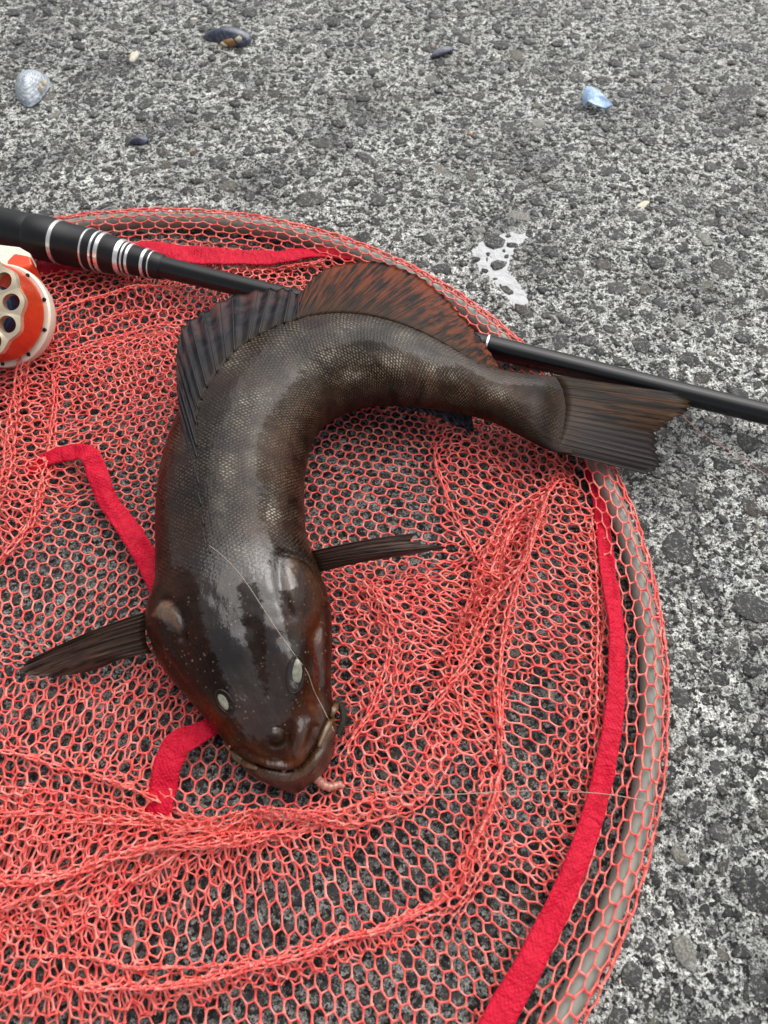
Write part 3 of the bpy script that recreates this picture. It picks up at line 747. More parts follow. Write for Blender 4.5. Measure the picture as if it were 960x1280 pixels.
on_rod('rear_grip', [(T(-60) - 0.12, .012000), (T(-20), .012960), (T(30), .013280), (T(42), .013200), (T(44), .012640), (T(46), .012400)], M['grip'])
on_rod('fore_grip', [(T(40.5), .012000), (T(41.5), .013760), (T(43), .014080), (T(48), .014240), (T(70), .014080), (T(71), .013760), (T(72.5), .013760), (T(73), .013520), (T(120), .012800), (T(140), .012000), (T(150), .011200), (T(158), .010240), (T(168), .009440), (T(188), .008640), (T(203), .007840), (T(205), .006880)], M['grip'])
def gr(px): # grip radius at a column
    return float(np.interp(px, [48, 70, 73, 120, 140, 150, 158, 168, 188, 203], [.014240, .014080, .013520, .012800, .012000, .011200, .010240, .009440, .008640, .007840]))
for p0, p1 in ((73.5, 78.5), (112, 114.5), (123.5, 126.5), (129.5, 134.5), (152, 157.5), (159.5, 162), (164.5, 168), (182.5, 186.5), (191, 192.8)):
    r0, r1 = gr(p0), gr(p1)
    on_rod('silver_ring', [(T(p0), r0 - .0008), (T(p0 + .3), r0 + .0005), (T(p1 - .3), r1 + .0005), (T(p1), r1 - .0008)], M['silver'])

# ------------------------------------------------------------------ reel (mostly out of frame on the left)
fc = unproj([(-28, 384)], 0.052)[0]
nrm = np.array([-0.13, -0.52, 0.84]); nrm /= np.linalg.norm(nrm)
reel = empty('fishing_reel', tuple(fc - nrm * 0.05)); tag(reel, 'orange and gold fishing reel with a pierced spool rim, mounted under the black rod', 'fishing reel')
o0 = nrm * 0.05
def on_reel(name, prof, mat, sides=72):
    V, F = lathe(prof, o0, nrm, sides); return sharp(mesh_obj(name, V, F, mat, reel), 40)
e1 = np.cross(nrm, [0, 0, 1.0]); e1 /= np.linalg.norm(e1); e2 = np.cross(e1, nrm)
def spool_face():
    Rf, nh, seg = 0.0285, 11, 22
    V, F = [], []
    ring_in, hole_c, hole_r = 0.0135, 0.0220, 0.0048
    # each sector: a grid in (angle, radius) pushed round an elliptical hole
    for side, dz in ((0, 0.0018), (1, -0.0018)):
        pass
    per = 2*np.pi / nh; vi = 0
    for h in range(nh):
        a0 = h * per; m = 24
        out, inn = [], []
        for k in range(m):
            q = 2*np.pi * k / m
            hx = hole_c + hole_r*1.10*math.cos(q); hy = hole_r*0.98*math.sin(q)
            inn.append((hx, hy))
            # outer boundary of the sector in the same direction
            dx, dy = math.cos(q), math.sin(q); t = 0.0001
            while True:
                t += 0.0002; x, y = hole_c + dx*t, dy*t; r = math.hypot(x, y); an = math.atan2(y, x)
                lim = Rf + 0.0010 * math.cos(an * nh) 
                if r > lim or r < ring_in or abs(an) > per/2: break
            out.append((x, y))
        for dz in (0.0016, -0.0016):
            for ring in (inn, out):
                for (x, y) in ring:
                    X = x*math.cos(a0) - y*math.sin(a0); Y = x*math.sin(a0) + y*math.cos(a0)
                    V.append(o0 + e1*X + e2*Y + nrm*(dz + (0.0006 if (ring is inn and dz > 0) else 0)))
        b = vi
        for k in range(m):
            k2 = (k+1) % m
            F.append((b+k, b+k2, b+m+k2, b+m+k)); F.append((b+2*m+k, b+3*m+k, b+3*m+k2, b+2*m+k2))
            F.append((b+k, b+2*m+k, b+2*m+k2, b+k2)); F.append((b+m+k, b+m+k2, b+3*m+k2, b+3*m+k))
        vi += 4*m
    o = mesh_obj('spool_rim', np.array(V), F, M['gold'], reel); return sharp(o, 40)
spool_face()
on_reel('spool_hub', [(-0.006, .0142), (0.0026, .0142), (0.0034, .0134), (0.0034, .0075), (0.0070, .0070), (0.0078, .006)], M['gold'])
on_reel('wound_line', [(-0.016, .0158), (-0.0075, .0158)], M['blueline'])
def ring_shell(name, ri, ro, t0, t1, mat):
    V, F = [], []; n = 72; aa = np.linspace(0, 2*np.pi, n, endpoint=False)
    for (t, r) in ((t0, ri), (t0, ro), (t1, ro), (t1, ri)):
        V.append(o0 + nrm*t + r*(np.cos(aa)[:, None]*e1 + np.sin(aa)[:, None]*e2))
    for k in range(4):
        k2 = (k+1) % 4
        for j in range(n):
            q = (j+1) % n; F.append((k*n+j, k*n+q, k2*n+q, k2*n+j))
    return sharp(mesh_obj(name, np.concatenate(V), F, mat, reel), 40)
ring_shell('spool_skirt', .0255, .0282, -0.0185, -0.0019, M['orange'])
on_reel('spool_floor', [(-0.020, .0276), (-0.0170, .0276)], M['orange'])
on_reel('rotor', [(-0.034, .020), (-0.030, .0290), (-0.0260, .0303), (-0.0225, .0303), (-0.0215, .0293)], M['cream'])
for k in range(10):
    an = k * 2*math.pi/10 + 0.12
    c0 = o0 + (e1*math.cos(an) + e2*math.sin(an)) * 0.0284 + nrm * (-0.0219)
    V, F = lathe([(0, .0012), (0.0009, .0012)], c0, nrm, 14); mesh_obj('vent_hole', V, F, M['grip'], reel)
on_reel('gear_housing', [(-0.052, .010), (-0.050, .018), (-0.036, .021), (-0.033, .018)], M['orange'])
# foot that joins the reel to the rod's seat
def prism(pts_px, z0, z1, mat, name, parent, off):
    top = unproj(pts_px, z1) - off; bot = top.copy(); bot[:, 2] = z0 - off[2]
    n = len(top); V = np.r_[top, bot]
    F = [tuple(range(n)), tuple(range(n, 2*n))[::-1]] + [(i, n+i, n+(i+1) % n, (i+1) % n) for i in range(n)]
    o = mesh_obj(name, V, F, mat, parent, False)
    md = o.modifiers.new('bevel', 'BEVEL'); md.width = 0.0012; md.segments = 2; return o
roff = fc - nrm * 0.05
prism([(-50, 306), (-10, 304), (24, 308), (38, 316), (38, 326), (18, 332), (-10, 338), (-50, 345)][::-1], 0.034, 0.044, M['cream'], 'reel_foot', reel, roff)
prism([(8, 326), (18, 316), (38, 320), (40, 330), (10, 336)][::-1], 0.030, 0.0462, M['orange'], 'seat_insert', reel, roff)

# ------------------------------------------------------------------ the fish
fish = empty('fish', (0, 0, 0))
tag(fish, 'dark brown wet greenling fish curled in a bend on the coral net', 'fish')
ST = [ # left/outer pixel, right/inner pixel, half height, underside height
    ((361, 991), (374, 990), .0045, .007), ((328, 977), (402, 968), .0105, .005), ((300, 948), (417, 928), .0155, .003), ((264, 906), (416, 886), .0195, .002),
    ((229, 869), (414, 850), .0228, .002), ((203, 838), (415, 815), .0255, .002), ((186, 803), (415, 777), .0272, .002), ((183, 770), (409, 738), .0280, .002),
    ((193, 738), (394, 704), .0282, .002), ((195, 700), (384, 675), .0280, .002), ((194, 650), (381, 640), .0274, .002), ((198, 600), (381, 602), .0266, .002),
    ((209, 555), (387, 564), .0258, .002), ((227, 511), (398, 538), .0250, .002), ((252, 470), (414, 523), .0242, .002), ((288, 433), (433, 514), .0232, .003),
    ((333, 406), (453, 508), .0220, .006), ((384, 392), (477, 505), .0206, .009), ((436, 389), (501, 506), .0192, .012), ((487, 398), (529, 509), .0178, .0135),
    ((536, 416), (557, 513), .0162, .0145), ((580, 440), (586, 519), .0146, .016), ((618, 459), (613, 527), .0126, .018), ((650, 465), (639, 539), .0106, .020),
    ((680, 469), (665, 553), .0082, .023), ((704, 472), (690, 564), .0036, .0252), ((728, 477), (716, 567), .0008, .0268)]
NS, NA = 430, 144
tk = np.r_[0, 0.30, np.arange(1, len(ST) - 1)]
u = np.linspace(0, 1, NS); ss = (0.62 * u + 0.38 * u**1.7) * tk[-1]
ss[0] = 0; 
Lp = crom_t(np.array([s[0] for s in ST], float), tk, NS, ss); Rp = crom_t(np.array([s[1] for s in ST], float), tk, NS, ss)
hh = crom_t(np.array([s[2] for s in ST]), tk, NS, ss)[:, 0]; zb = crom_t(np.array([s[3] for s in ST]), tk, NS, ss)[:, 0]
# round off the very tip of the jaw
phi = np.linspace(0, 2*np.pi, NA, endpoint=False)      # 0 = inner side, 90 = up, 180 = outer side
def section_shape(s):
    ex = np.interp(s, [0, 3, 8, 14, 26], [2.15, 2.25, 2.2, 2.05, 2.0])
    c, si = np.cos(phi), np.sin(phi)
    r = (abs(c)**ex + abs(si)**ex) ** (-1/ex)
    x, y = r*c, r*si
    y = np.where(y < 0, y * 0.92, y)
    x = np.where(y < 0, x * (1 - 0.14 * np.minimum(1, -y)**1.5), x)
    return x, y
BV = np.zeros((NS, NA, 3)); 
for i in range(NS):
    zc = zb[i] + hh[i]; A = unproj([Lp[i]], zc)[0]; B = unproj([Rp[i]], zc)[0]
    ax = B - A; w = np.linalg.norm(ax) / 2; ax /= 2 * w; c = (A + B) / 2
    x, y = section_shape(ss[i])
    pax = Rp[i] - Lp[i]; pl = np.linalg.norm(pax); pax = pax / pl
    for _ in range(6):
        P = c + (x[:, None] * w) * ax + (y[:, None] * hh[i]) * np.array([0, 0, 1.0])
        e = (proj(P) - Lp[i]) @ pax; lo, hi = e.min(), e.max()
        k = 2 * w / max(1e-6, (proj([c + ax*w])[0] - proj([c - ax*w])[0]) @ pax)
        c = c + ax * ((pl - hi) + (0 - lo)) / 2 * k
        w = max(0.0012, w - ((hi - lo) - pl) / 2 * k)
    BV[i] = c + (x[:, None] * w) * ax + (y[:, None] * hh[i]) * np.array([0, 0, 1.0])
# skin coordinates (metres)
ctr = BV.mean(1); arc = np.r_[0, np.cumsum(np.linalg.norm(np.diff(ctr, axis=0), axis=1))]
per = np.linalg.norm(np.diff(np.concatenate([BV, BV[:, :1]], 1), axis=1), axis=2).sum(1); per = np.convolve(np.pad(per, 20, 'edge'), np.ones(41)/41, 'valid')
V = BV.reshape(-1, 3); PHI = np.tile(phi, NS)
SUV = np.c_[np.repeat(arc, NA), (np.tile((phi + np.pi/2) % (2*np.pi), NS) / (2*np.pi)) * np.interp(np.repeat(arc, NA), [0, .1, .2, .3, .5], [.15, .17, .16, .12, .10]), np.zeros(NS*NA)]
Q = proj(V); upf = sstep(-0.25, 0.15, np.sin(PHI))
# normals from the grid
du = np.gradient(BV, axis=0); dv = np.roll(BV, -1, 1) - np.roll(BV, 1, 1)
NRM = np.cross(dv, du).reshape(-1, 3); NRM /= np.linalg.norm(NRM, axis=1)[:, None] + 1e-12
if (NRM[:, 2] * np.sin(PHI)).mean() < 0: NRM = -NRM
disp = np.zeros(len(V))
def groove(path, w, depth, n=40):
    d = seg_dist(Q, crom(path, n))[0]; return -depth * np.exp(-(d / w)**2)
def blob(x, y, rx, ry, ang=0):
    c, s = math.cos(R_(ang)), math.sin(R_(ang)); dx, dy = Q[:, 0]-x, Q[:, 1]-y
    return np.exp(-(((dx*c + dy*s)/rx)**2 + ((-dx*s + dy*c)/ry)**2))
MOUTH = [(288, 934), (302, 948), (321, 957), (346, 963), (364, 964), (378, 957), (390, 942), (401, 922), (416, 890)]
mp = crom(MOUTH, 80); dM, sM, _, _ = seg_dist(Q, mp)
disp += groove(MOUTH, 2.6, .0034)
inside = np.where(sM > 0, 1, -1) * np.sign(sM[np.argmin(np.hypot(Q[:, 0]-340, Q[:, 1]-900) + (1-upf)*1e4)])   # +1 on the snout side
disp += 0.0017 * inside * np.exp(-(dM / 11)**2)
disp += 0.0020 * np.exp(-((dM - 9) / 6)**2) * (inside < 0)
disp += groove([(302, 936), (322, 946), (345, 952), (360, 953), (372, 946), (383, 930), (393, 908)], 3.5, .0010)
# eye sockets and brow ridges
for ex, ey, an in ((281, 876, -62), (369, 843, 84)):
    disp += 0.0042 * blob(ex, ey, 34, 20, -an if False else (58 if ex < 300 else 96)) 
    disp -= 0.0026 * blob(ex, ey, 15, 8.5, 58 if ex < 300 else 96)
disp += 0.0010 * blob(345, 921, 12, 10); dn = np.hypot(Q[:, 0]-345, Q[:, 1]-921); disp -= 0.0011 * np.exp(-((dn - 12) / 3)**2)
disp += 0.0020 * blob(374, 925, 9, 22, 0); disp -= 0.0010 * blob(360, 925, 4, 22, -15)
disp += groove([(362, 905), (359, 930), (352, 950)], 3, .0010)
# gill covers
disp += groove([(352, 688), (349, 712), (352, 740), (362, 770)], 5, .0015)
disp += groove([(356, 690), (380, 700), (398, 722), (408, 745)], 3.5, .0018)
disp += 0.0014 * blob(374, 735, 24, 46, 8)
disp += groove([(206, 748), (222, 758), (230, 782), (226, 800)], 4, .0020); disp += 0.0007 * blob(205, 772, 18, 22)
disp += groove([(228, 795), (250, 830), (262, 855)], 5, .0014); disp += groove([(190, 800), (225, 850), (262, 892)], 5, .0012)
disp += groove([(405, 760), (396, 800), (400, 850), (398, 880)], 5, .0014); disp += groove([(390, 790), (384, 830), (388, 880)], 6, .0010)
disp -= 0.0016 * blob(330, 830, 16, 60, -18)          # hollow between the brows
disp += 0.0006 * (vnoise(Q[:, 0]/16, Q[:, 1]/16, 61) - 0.5) * sstep(690, 760, Q[:, 1])
disp *= upf
V = V + NRM * disp[:, None]
i0 = np.arange(NS - 1)[:, None] * NA; j0 = np.arange(NA)[None]; j1 = (j0 + 1) % NA
F = np.stack([i0 + j0, i0 + j1, i0 + NA + j1, i0 + NA + j0], -1).reshape(-1, 4)
tip = len(V); V = np.r_[V, [V[:NA].mean(0) + np.array([0, -0.0006, 0])], [V[-NA:].mean(0)]]
Fl = [tuple(f) for f in F.tolist()] + [(j, tip, (j+1) % NA) for j in range(NA)] + [(len(F) // NA * NA + j, len(F) // NA * NA + (j+1) % NA, tip+1) for j in range(NA)]
body = mesh_obj('body', V, Fl, M['skin'], fish)
bm_ = body.data
import bmesh
bmm = bmesh.new(); bmm.from_mesh(bm_); bmesh.ops.recalc_face_normals(bmm, faces=bmm.faces); bmm.to_mesh(bm_); bmm.free()
bm_.polygons.foreach_set('use_smooth', np.ones(len(bm_.polygons), bool))
Q = proj(V); SUV = np.r_[SUV, SUV[:1], SUV[-1:]]; PHI2 = np.r_[PHI, 0, 0]
# skin colour: pigment only
col = np.tile(np.array([0.026, 0.0135, 0.0085]), (len(V), 1))
def paint(mask, c):
    global col
    m = np.clip(mask, 0, 1)[:, None]; col = col * (1 - m) + np.array(c) * m
def band(path, w, n=40):
    return np.exp(-(seg_dist(Q, crom(path, n))[0] / w)**2)
paint(0.9 * band([(300, 780), (270, 640), (285, 540), (340, 460), (430, 430), (540, 450)], 42), (0.016, 0.0125, 0.0115))      # back
paint(0.8 * band([(205, 700), (203, 620), (215, 560)], 22), (0.040, 0.013, 0.009))
paint(0.8 * band([(365, 670), (360, 580), (395, 530), (470, 495), (560, 505)], 22), (0.030, 0.015, 0.0145))                 # inner flank, purplish
paint(0.7 * band([(345, 620), (350, 540), (400, 490), (470, 455), (560, 470), (640, 500)], 16), (0.042, 0.026, 0.012))
paint(0.8 * band([(570, 475), (640, 495), (700, 505)], 30), (0.032, 0.019, 0.010)); paint(0.85 * sstep(690, 725, Q[:, 0]), (0.034, 0.019, 0.010))
paint(0.85 * band([(230, 800), (235, 850), (280, 910)], 30), (0.045, 0.016, 0.006))
paint(0.8 * band([(255, 885), (290, 915), (330, 945), (360, 955)], 14), (0.105, 0.036, 0.008))
paint(0.8 * band([(395, 780), (392, 850), (385, 920), (365, 950)], 13), (0.085, 0.028, 0.007))
paint(0.75 * blob(372, 918, 16, 36, 0), (0.105, 0.040, 0.014))
paint(0.85 * band([(300, 770), (320, 830), (338, 890)], 22), (0.017, 0.0105, 0.007))
lowjaw = (inside_all := None)
dM, sM, _, _ = seg_dist(Q, mp); sgn = np.sign(sM[np.argmin(np.hypot(Q[:, 0]-340, Q[:, 1]-900) + (np.sin(PHI2) < 0.3) * 1e4)])
jaw = (np.sign(sM) * sgn < 0) & (Q[:, 1] > 880)
paint(0.85 * jaw * sstep(0, 3, dM), (0.15, 0.105, 0.080)); paint(0.6 * jaw * np.exp(-((dM - 3) / 3)**2), (0.16, 0.10, 0.045))
paint(0.8 * blob(372, 985, 10, 7), (0.02, 0.014, 0.011))
paint(0.9 * np.exp(-(dM / 1.3)**2) * (Q[:, 1] > 880), (0.006, 0.004, 0.003))
tri = lambda pts: in_poly(Q, pts) * sstep(0, 6, seg_dist(Q, pts + [pts[0]])[0])
topm = (np.sin(PHI2) > -0.1)
paint(0.9 * tri([(186, 770), (200, 750), (216, 748), (224, 770), (231, 797), (212, 782)]) * topm, (0.20, 0.150, 0.105))
paint(0.85 * tri([(352, 698), (366, 690), (378, 692), (374, 716), (366, 742), (354, 738)]) * topm, (0.17, 0.130, 0.095))
paint(0.5 * band([(380, 705), (392, 730), (395, 760)], 8), (0.085, 0.055, 0.032))
for ex, ey, la, sa, an in ((281, 877, 20, 11, 58), (369, 843, 27, 14, 96)): paint(1.2 * blob(ex, ey, la, sa, an), (0.012, 0.007, 0.005))
body_on = sstep(0.085, 0.125, SUV[:, 0]); 
dots = body_on * (0.55 + 0.45 * np.sin(PHI2)).clip(0.15, 1)
dots *= 1 - 0.9 * np.exp(-((Q[:, 1] - 660) / 40)**2) * (Q[:, 0] < 300) * 0.6
for bx, by, rx, ry in ((325, 500, 60, 35), (300, 630, 22, 60), (420, 450, 70, 30), (500, 450, 40, 26), (600, 490, 60, 30), (325, 690, 40, 40), (345, 600, 18, 60)):
    dots += 0.35 * body_on * blob(bx, by, rx, ry)
dots *= 1 - sstep(690, 715, Q[:, 0]); dots *= 1 - 0.5 * sstep(540, 640, Q[:, 0]); dots *= 1 - 0.75 * blob(290, 480, 50, 22, -45); dots *= 1 - 0.6 * blob(255, 600, 26, 80)
attr_c(body, 'col', col * np.array([0.60, 0.43, 0.36])); attr_f(body, 'dots', np.clip(dots, 0, 1)); attr_v(body, 'suv', SUV)
sheen_mask = np.zeros(len(V))  # coat patches on the wet skin, placed by hand as the sky's reflection
for pth, wd in (([(262, 690), (275, 760), (300, 850), (322, 905)], 22), ([(335, 720), (345, 790), (352, 850), (350, 890)], 15), ([(250, 690), (245, 600), (262, 520), (300, 460)], 34), ([(300, 690), (290, 600), (300, 530), (350, 450)], 34),
                ([(350, 430), (410, 408), (480, 412), (560, 438)], 20), ([(560, 440), (620, 468), (700, 476)], 9), ([(345, 960), (375, 985), (405, 950)], 14), ([(352, 705), (360, 730)], 12), ([(398, 790), (400, 850)], 7), ([(205, 765), (220, 780)], 10), ([(380, 900), (372, 940)], 8)):
    sheen_mask = np.maximum(sheen_mask, 1.05 * np.exp(-(seg_dist(Q, crom(pth, 30))[0] / (wd * 1.15))**2))
pl = np.zeros(len(V))
for bx, by, rx, ry, an in ((352, 425, 20, 9, -35), (432, 412, 14, 9, 0), (505, 418, 12, 7, 15), (395, 455, 26, 10, -30), (330, 492, 20, 12, -50), (300, 505, 9, 20, 10), (286, 590, 10, 24, 5), (318, 560, 12, 26, 10), (485, 450, 26, 11, 8), (550, 462, 22, 9, 20),
                           (300, 690, 26, 14, 0), (340, 640, 9, 24, 0), (275, 640, 8, 20, 0), (620, 490, 22, 10, 20), (440, 470, 18, 7, -10), (290, 450, 14, 8, -45), (460, 405, 10, 6, 0)):
    pl = np.maximum(pl, blob(bx, by, rx, ry, an))
attr_f(body, 'pale', np.clip(pl * 1.2, 0, 1) * body_on)
attr_f(body, 'wet', sheen_mask * (np.sin(PHI2) > -0.2))  # sky-sheen patches, kept to the upper side
attr_f(body, 'flecks', (1 - body_on) * sstep(1000, 880, Q[:, 1]))
bvh = BVHTree.FromPolygons([tuple(v) for v in V], Fl)
def on_body(p, lift=0.0, fallback=0.03):
    d = ray([p])[0]; d /= np.linalg.norm(d)
    hit = bvh.ray_cast(Vector((0, 0, CAM_H)), Vector(d))
    if hit[0] is None: return unproj([p], fallback)[0]
    return np.array(hit[0]) - d * lift

# eyes
for (ex, ey, la, sa, an) in ((281, 877, 13.5, 6.6, 58), (369, 843, 19.5, 8.4, 96)):
    c = on_body((ex, ey), -0.0004); k = np.linalg.norm(c - np.array([0, 0, CAM_H])) / FPX
    n = 24; m = 12; Ve, Fe = [], []
    dirv = ray([(ex, ey)])[0]; dirv /= np.linalg.norm(dirv)
    X = RT * math.cos(R_(an)) - UP * math.sin(R_(an)); Y = RT * math.sin(R_(an)) + UP * math.cos(R_(an))
    for i in range(m + 1):
        t = math.pi * i / m
        for j in range(n):
            q = 2*math.pi * j / n
            Ve.append(c + X * la*k*math.sin(t)*math.cos(q) + Y * sa*k*math.sin(t)*math.sin(q) - dirv * 0.0014*math.cos(t))
    for i in range(m):
        for j in range(n): Fe.append((i*n+j, i*n+(j+1) % n, (i+1)*n+(j+1) % n, (i+1)*n+j))
    eo = mesh_obj('eye', np.array(Ve), Fe, M['eye'], fish)
    qq = np.linspace(0, 2*np.pi, 33); rimp = np.array([on_body(proj([c + X*la*1.16*k*math.cos(q) + Y*sa*1.25*k*math.sin(q)])[0], 0.0002) for q in qq])
    Vr, Fr = tube(rimp, 0.00042, 8, False); mesh_obj('eyelid', Vr, Fr, M['lid'], eo)

def fin(name, base, edge, zbase, zedge, mat, nray, raymat, r=(0.0006, 0.00022), n=None, m=14, ragged=3.0, corr=0.0007, thick=0.0006, droop=0.0, rays=True, ray_name='fin_ray', seed=0, belly=None):
    """a thin solid fan between a root line and a free edge, pleated over its rays; rays are children"""
    n = n or nray * 6 + 1
    tb = np.linspace(0, 1, len(base)); te = np.linspace(0, 1, n)
    Bp = crom_t(np.array(base, float), tb, n, te); Ep = crom_t(np.array(edge, float), np.linspace(0, 1, len(edge)), n, te)
    if zbase is None: B3 = np.array([on_body(p, -0.0006) for p in Bp])
    else: B3 = unproj(Bp, crom_t(np.array(zbase, float), np.linspace(0, 1, len(zbase)), n, te)[:, 0])
    # scallop the free edge between the ray tips
    ph = (te * (nray - 1)) % 1.0
    dirs = Ep - Bp; L = np.linalg.norm(dirs, axis=1)[:, None] + 1e-6
    rg = np.random.default_rng(seed).uniform(-1, 1, nray + 1)
    Ep = Ep - dirs / L * (ragged * np.sin(np.pi * ph)[:, None] + ragged * 0.6 * rg[(te*(nray-1)).astype(int)][:, None]) * np.minimum(1, L / 40)
    if zedge is None: E3 = np.array([on_body(p, 0.003) for p in Ep])
    else:
        ze = crom_t(np.array([(-1 if z is None else z) for z in zedge], float), np.linspace(0, 1, len(zedge)), n, te)[:, 0]
        E3 = unproj(Ep, ze)
    s = np.linspace(0, 1, m)
    P = B3[:, None] * (1 - s)[None, :, None] + E3[:, None] * s[None, :, None]
    if belly: P[:, :, 2] += belly * np.sin(np.pi * s)[None]
    P[:, :, 2] += (corr * np.cos(2*np.pi * ph))[:, None] * np.sin(np.pi * np.minimum(1, s * 0.5 + 0.15))[None] + droop * (s**2)[None]
    g = P.reshape(-1, 3); top = g + np.array([0, 0, thick/2]); bot = g - np.array([0, 0, thick/2])
    Fq = []; N = n*m
    for i in range(n-1):
        for j in range(m-1):
            q = (i*m+j, (i+1)*m+j, (i+1)*m+j+1, i*m+j+1); Fq.append(q); Fq.append(tuple(N+v for v in q[::-1]))
        for j in (0, m-1): Fq.append((i*m+j, N+i*m+j, N+(i+1)*m+j, (i+1)*m+j))
    for i in (0, n-1):
        for j in range(m-1): Fq.append((i*m+j, i*m+j+1, N+i*m+j+1, N+i*m+j))
    o = mesh_obj(name, np.r_[top, bot], Fq, mat, fish)
    uv = np.c_[np.tile(s, n), np.repeat(te, m), np.full(N, seed)]; attr_v(o, 'suv', np.r_[uv, uv])
    rgj = np.random.default_rng(seed + 50)
    if rays:
        for k in range(nray):
            i = int(np.clip(round((k + (rgj.uniform(-0.3, 0.3) if 0 < k < nray - 1 else 0)) / (nray - 1) * (n - 1)), 0, n - 1))
            pth = P[i] + np.array([0, 0, thick * 0.5 + 0.0001])
            V2, F2 = tube(pth, np.linspace(r[0], r[1], m), 6, True, 0.8)
            mesh_obj(ray_name, V2, F2, raymat, o)
    return o
fin('spiny_dorsal_fin',
    [(263, 692), (258, 672), (253, 640), (249, 605), (247, 575), (246, 545), (247, 520), (252, 500), (262, 480), (276, 461), (294, 440), (310, 428), (330, 416), (352, 406), (372, 400)],
    [(252, 655), (236, 600), (229, 555), (224, 515), (221, 485), (220, 455), (221, 435), (227, 412), (242, 397), (262, 385), (292, 369), (322, 363), (345, 361), (362, 362), (374, 368)],
    None, [.052, .050, .049, .048, .047, .046, .045, .045, .045, .045, .045, .046, .046, .046, .046], M['spiny'], 19, M['rayd'], r=(.0006, .00025), ragged=1.8, corr=0.0006, ray_name='fin_spine', seed=1)
fin('soft_dorsal_fin',
    [(366, 402), (372, 400), (385, 396), (405, 393), (430, 392), (460, 395), (490, 402), (525, 415), (560, 433), (595, 453), (619, 463)],
    [(376, 366), (397, 342), (430, 329), (465, 327), (497, 333), (526, 347), (552, 367), (575, 391), (595, 415), (612, 439), (625, 461)],
    None, [.046, .046, .046, .046, .046, .045, .044, .042, .040, .036, .034], M['soft'], 24, M['rayb'], r=(.00030, .00012), ragged=2.0, corr=0.00015, seed=2)
fin('caudal_fin', [(694, 470), (702, 486), (706, 507), (704, 527), (698, 546), (688, 563)],
    [(846, 492), (865, 504), (856, 516), (832, 531), (821, 546), (823, 566), (828, 582), (814, 594)],
    None, [.036, .036, .034, .030, .026, .022, .019, .017], M['caudal'], 17, M['rayb'], r=(.00013, .00007), ragged=4.5, corr=0.00004, seed=3)
fin('pectoral_fin', [(186, 764), (183, 778), (182, 792), (184, 806), (190, 816)], [(36, 826), (27, 834), (33, 843), (70, 846), (118, 838)],
    [.026, .024, .021, .018, .015], [.022, .020, .018, .015, .012], M['pect'], 11, M['rayb'], r=(.00026, .00012), ragged=2, corr=0.0003, seed=4, belly=0.003)
fin('pectoral_fin', [(388, 690), (390, 697), (392, 704), (394, 711), (396, 716)], [(520, 667), (516, 678), (556, 684), (540, 688), (510, 694)],
    [.030, .027, .024, .021, .018], [.026, .024, .022, .020, .017], M['pect'], 9, M['rayb'], r=(.00026, .00012), ragged=1.0, corr=0.0003, seed=5, belly=0.002)
fin('anal_fin', [(478, 500), (510, 503), (540, 507), (570, 512), (588, 516)], [(505, 512), (530, 516), (556, 526), (578, 536), (592, 541)],
    [.018, .018, .018, .018, .018], [.013, .012, .011, .010, .010], M['blackfin'], 12, M['rayd'], r=(.0005, .0002), ragged=3, corr=0.0008, seed=6)
fin('pelvic_fin', [(206, 742), (202, 746), (200, 750)], [(200, 730), (192, 738), (190, 748)], [.020, .018, .016], [.019, .016, .013], M['blackfin'], 5, M['rayd'], r=(.0005, .0003), ragged=1, seed=7)

# corners of the mouth: the upper jaw's end flaps, and the frilled gill edge on the right
def flap(name, pts, widths, mat, lift, thick=0.0016, zf=0.018):
    c = np.array([on_body(p, lift, zf) for p in crom(pts, 16)]); w = np.interp(np.linspace(0, 1, 16), np.linspace(0, 1, len(widths)), widths) * 0.00038
    V2, F2 = tube(c, np.maximum(w, 0.0003), 12, True, 0.55); return mesh_obj(name, V2, F2, mat, fish)
flap('jaw_flap', [(287, 933), (295, 943), (308, 953), (322, 961)], [2.5, 6, 5.5, 2], M['lip'], 0.0010)
flap('jaw_flap', [(398, 934), (406, 912), (413, 893), (420, 880)], [2, 5, 7.5, 4], M['lip'], 0.0002)
g0 = crom([(418, 876), (426, 884), (429, 896), (426, 908), (420, 917)], 20)
Vg, Fg = tube(unproj(g0, 0.0165), np.interp(np.linspace(0, 1, 20), [0, .3, .7, 1], [.0006, .0013, .0013, .0006]), 10, True); mesh_obj('mouth_fringe', Vg, Fg, M['gill'], fish)
g0 = crom(g0, 40)
for k in range(36):
    p = g0[2 + k]; q = p + np.array([5.5 + rng.uniform(-1, 1), -4 + 0.27*k]) ; Vt, Ft = tube(unproj([p, (p+q)/2, q], [.0175, .0165, .0150]), [.00035, .0003, .00015], 5, True)
    mesh_obj('fringe_filament', Vt, Ft, M['gill'], fish)

# ------------------------------------------------------------------ bait, fishing lines
def line_obj(pts, zs, r, mat, name, label, cat, n=60, body=False, group=None):
    p = crom(pts, n); z = np.interp(np.linspace(0, 1, n), np.linspace(0, 1, len(zs)), zs)
    P = np.array([on_body(q, r * 1.2, zz) for q, zz in zip(p, z)]) if body else unproj(p, z)
    o0_ = P[0].copy(); V2, F2 = tube(P - o0_, r, 6, True); o = mesh_obj(name, V2, F2, mat); o.location = o0_
    return tag(o, label, cat, group)
bp = crom([(384, 966), (396, 973), (404, 981), (414, 984), (424, 981), (431, 984)], 26)
bz = np.interp(np.linspace(0, 1, 26), [0, .4, 1], [.014, .010, .0085])
P = unproj(bp, bz); br = 0.0019 * np.interp(np.linspace(0, 1, 26), [0, .3, .6, .9, 1], [.9, 1.2, 1.0, .9, .4]) * (1 + 0.16 * np.sin(np.arange(26) * 2.1))
V2, F2 = tube(P - P[0], br, 10); o = mesh_obj('bait_worm', V2, F2, M['bait']); o.location = P[0]
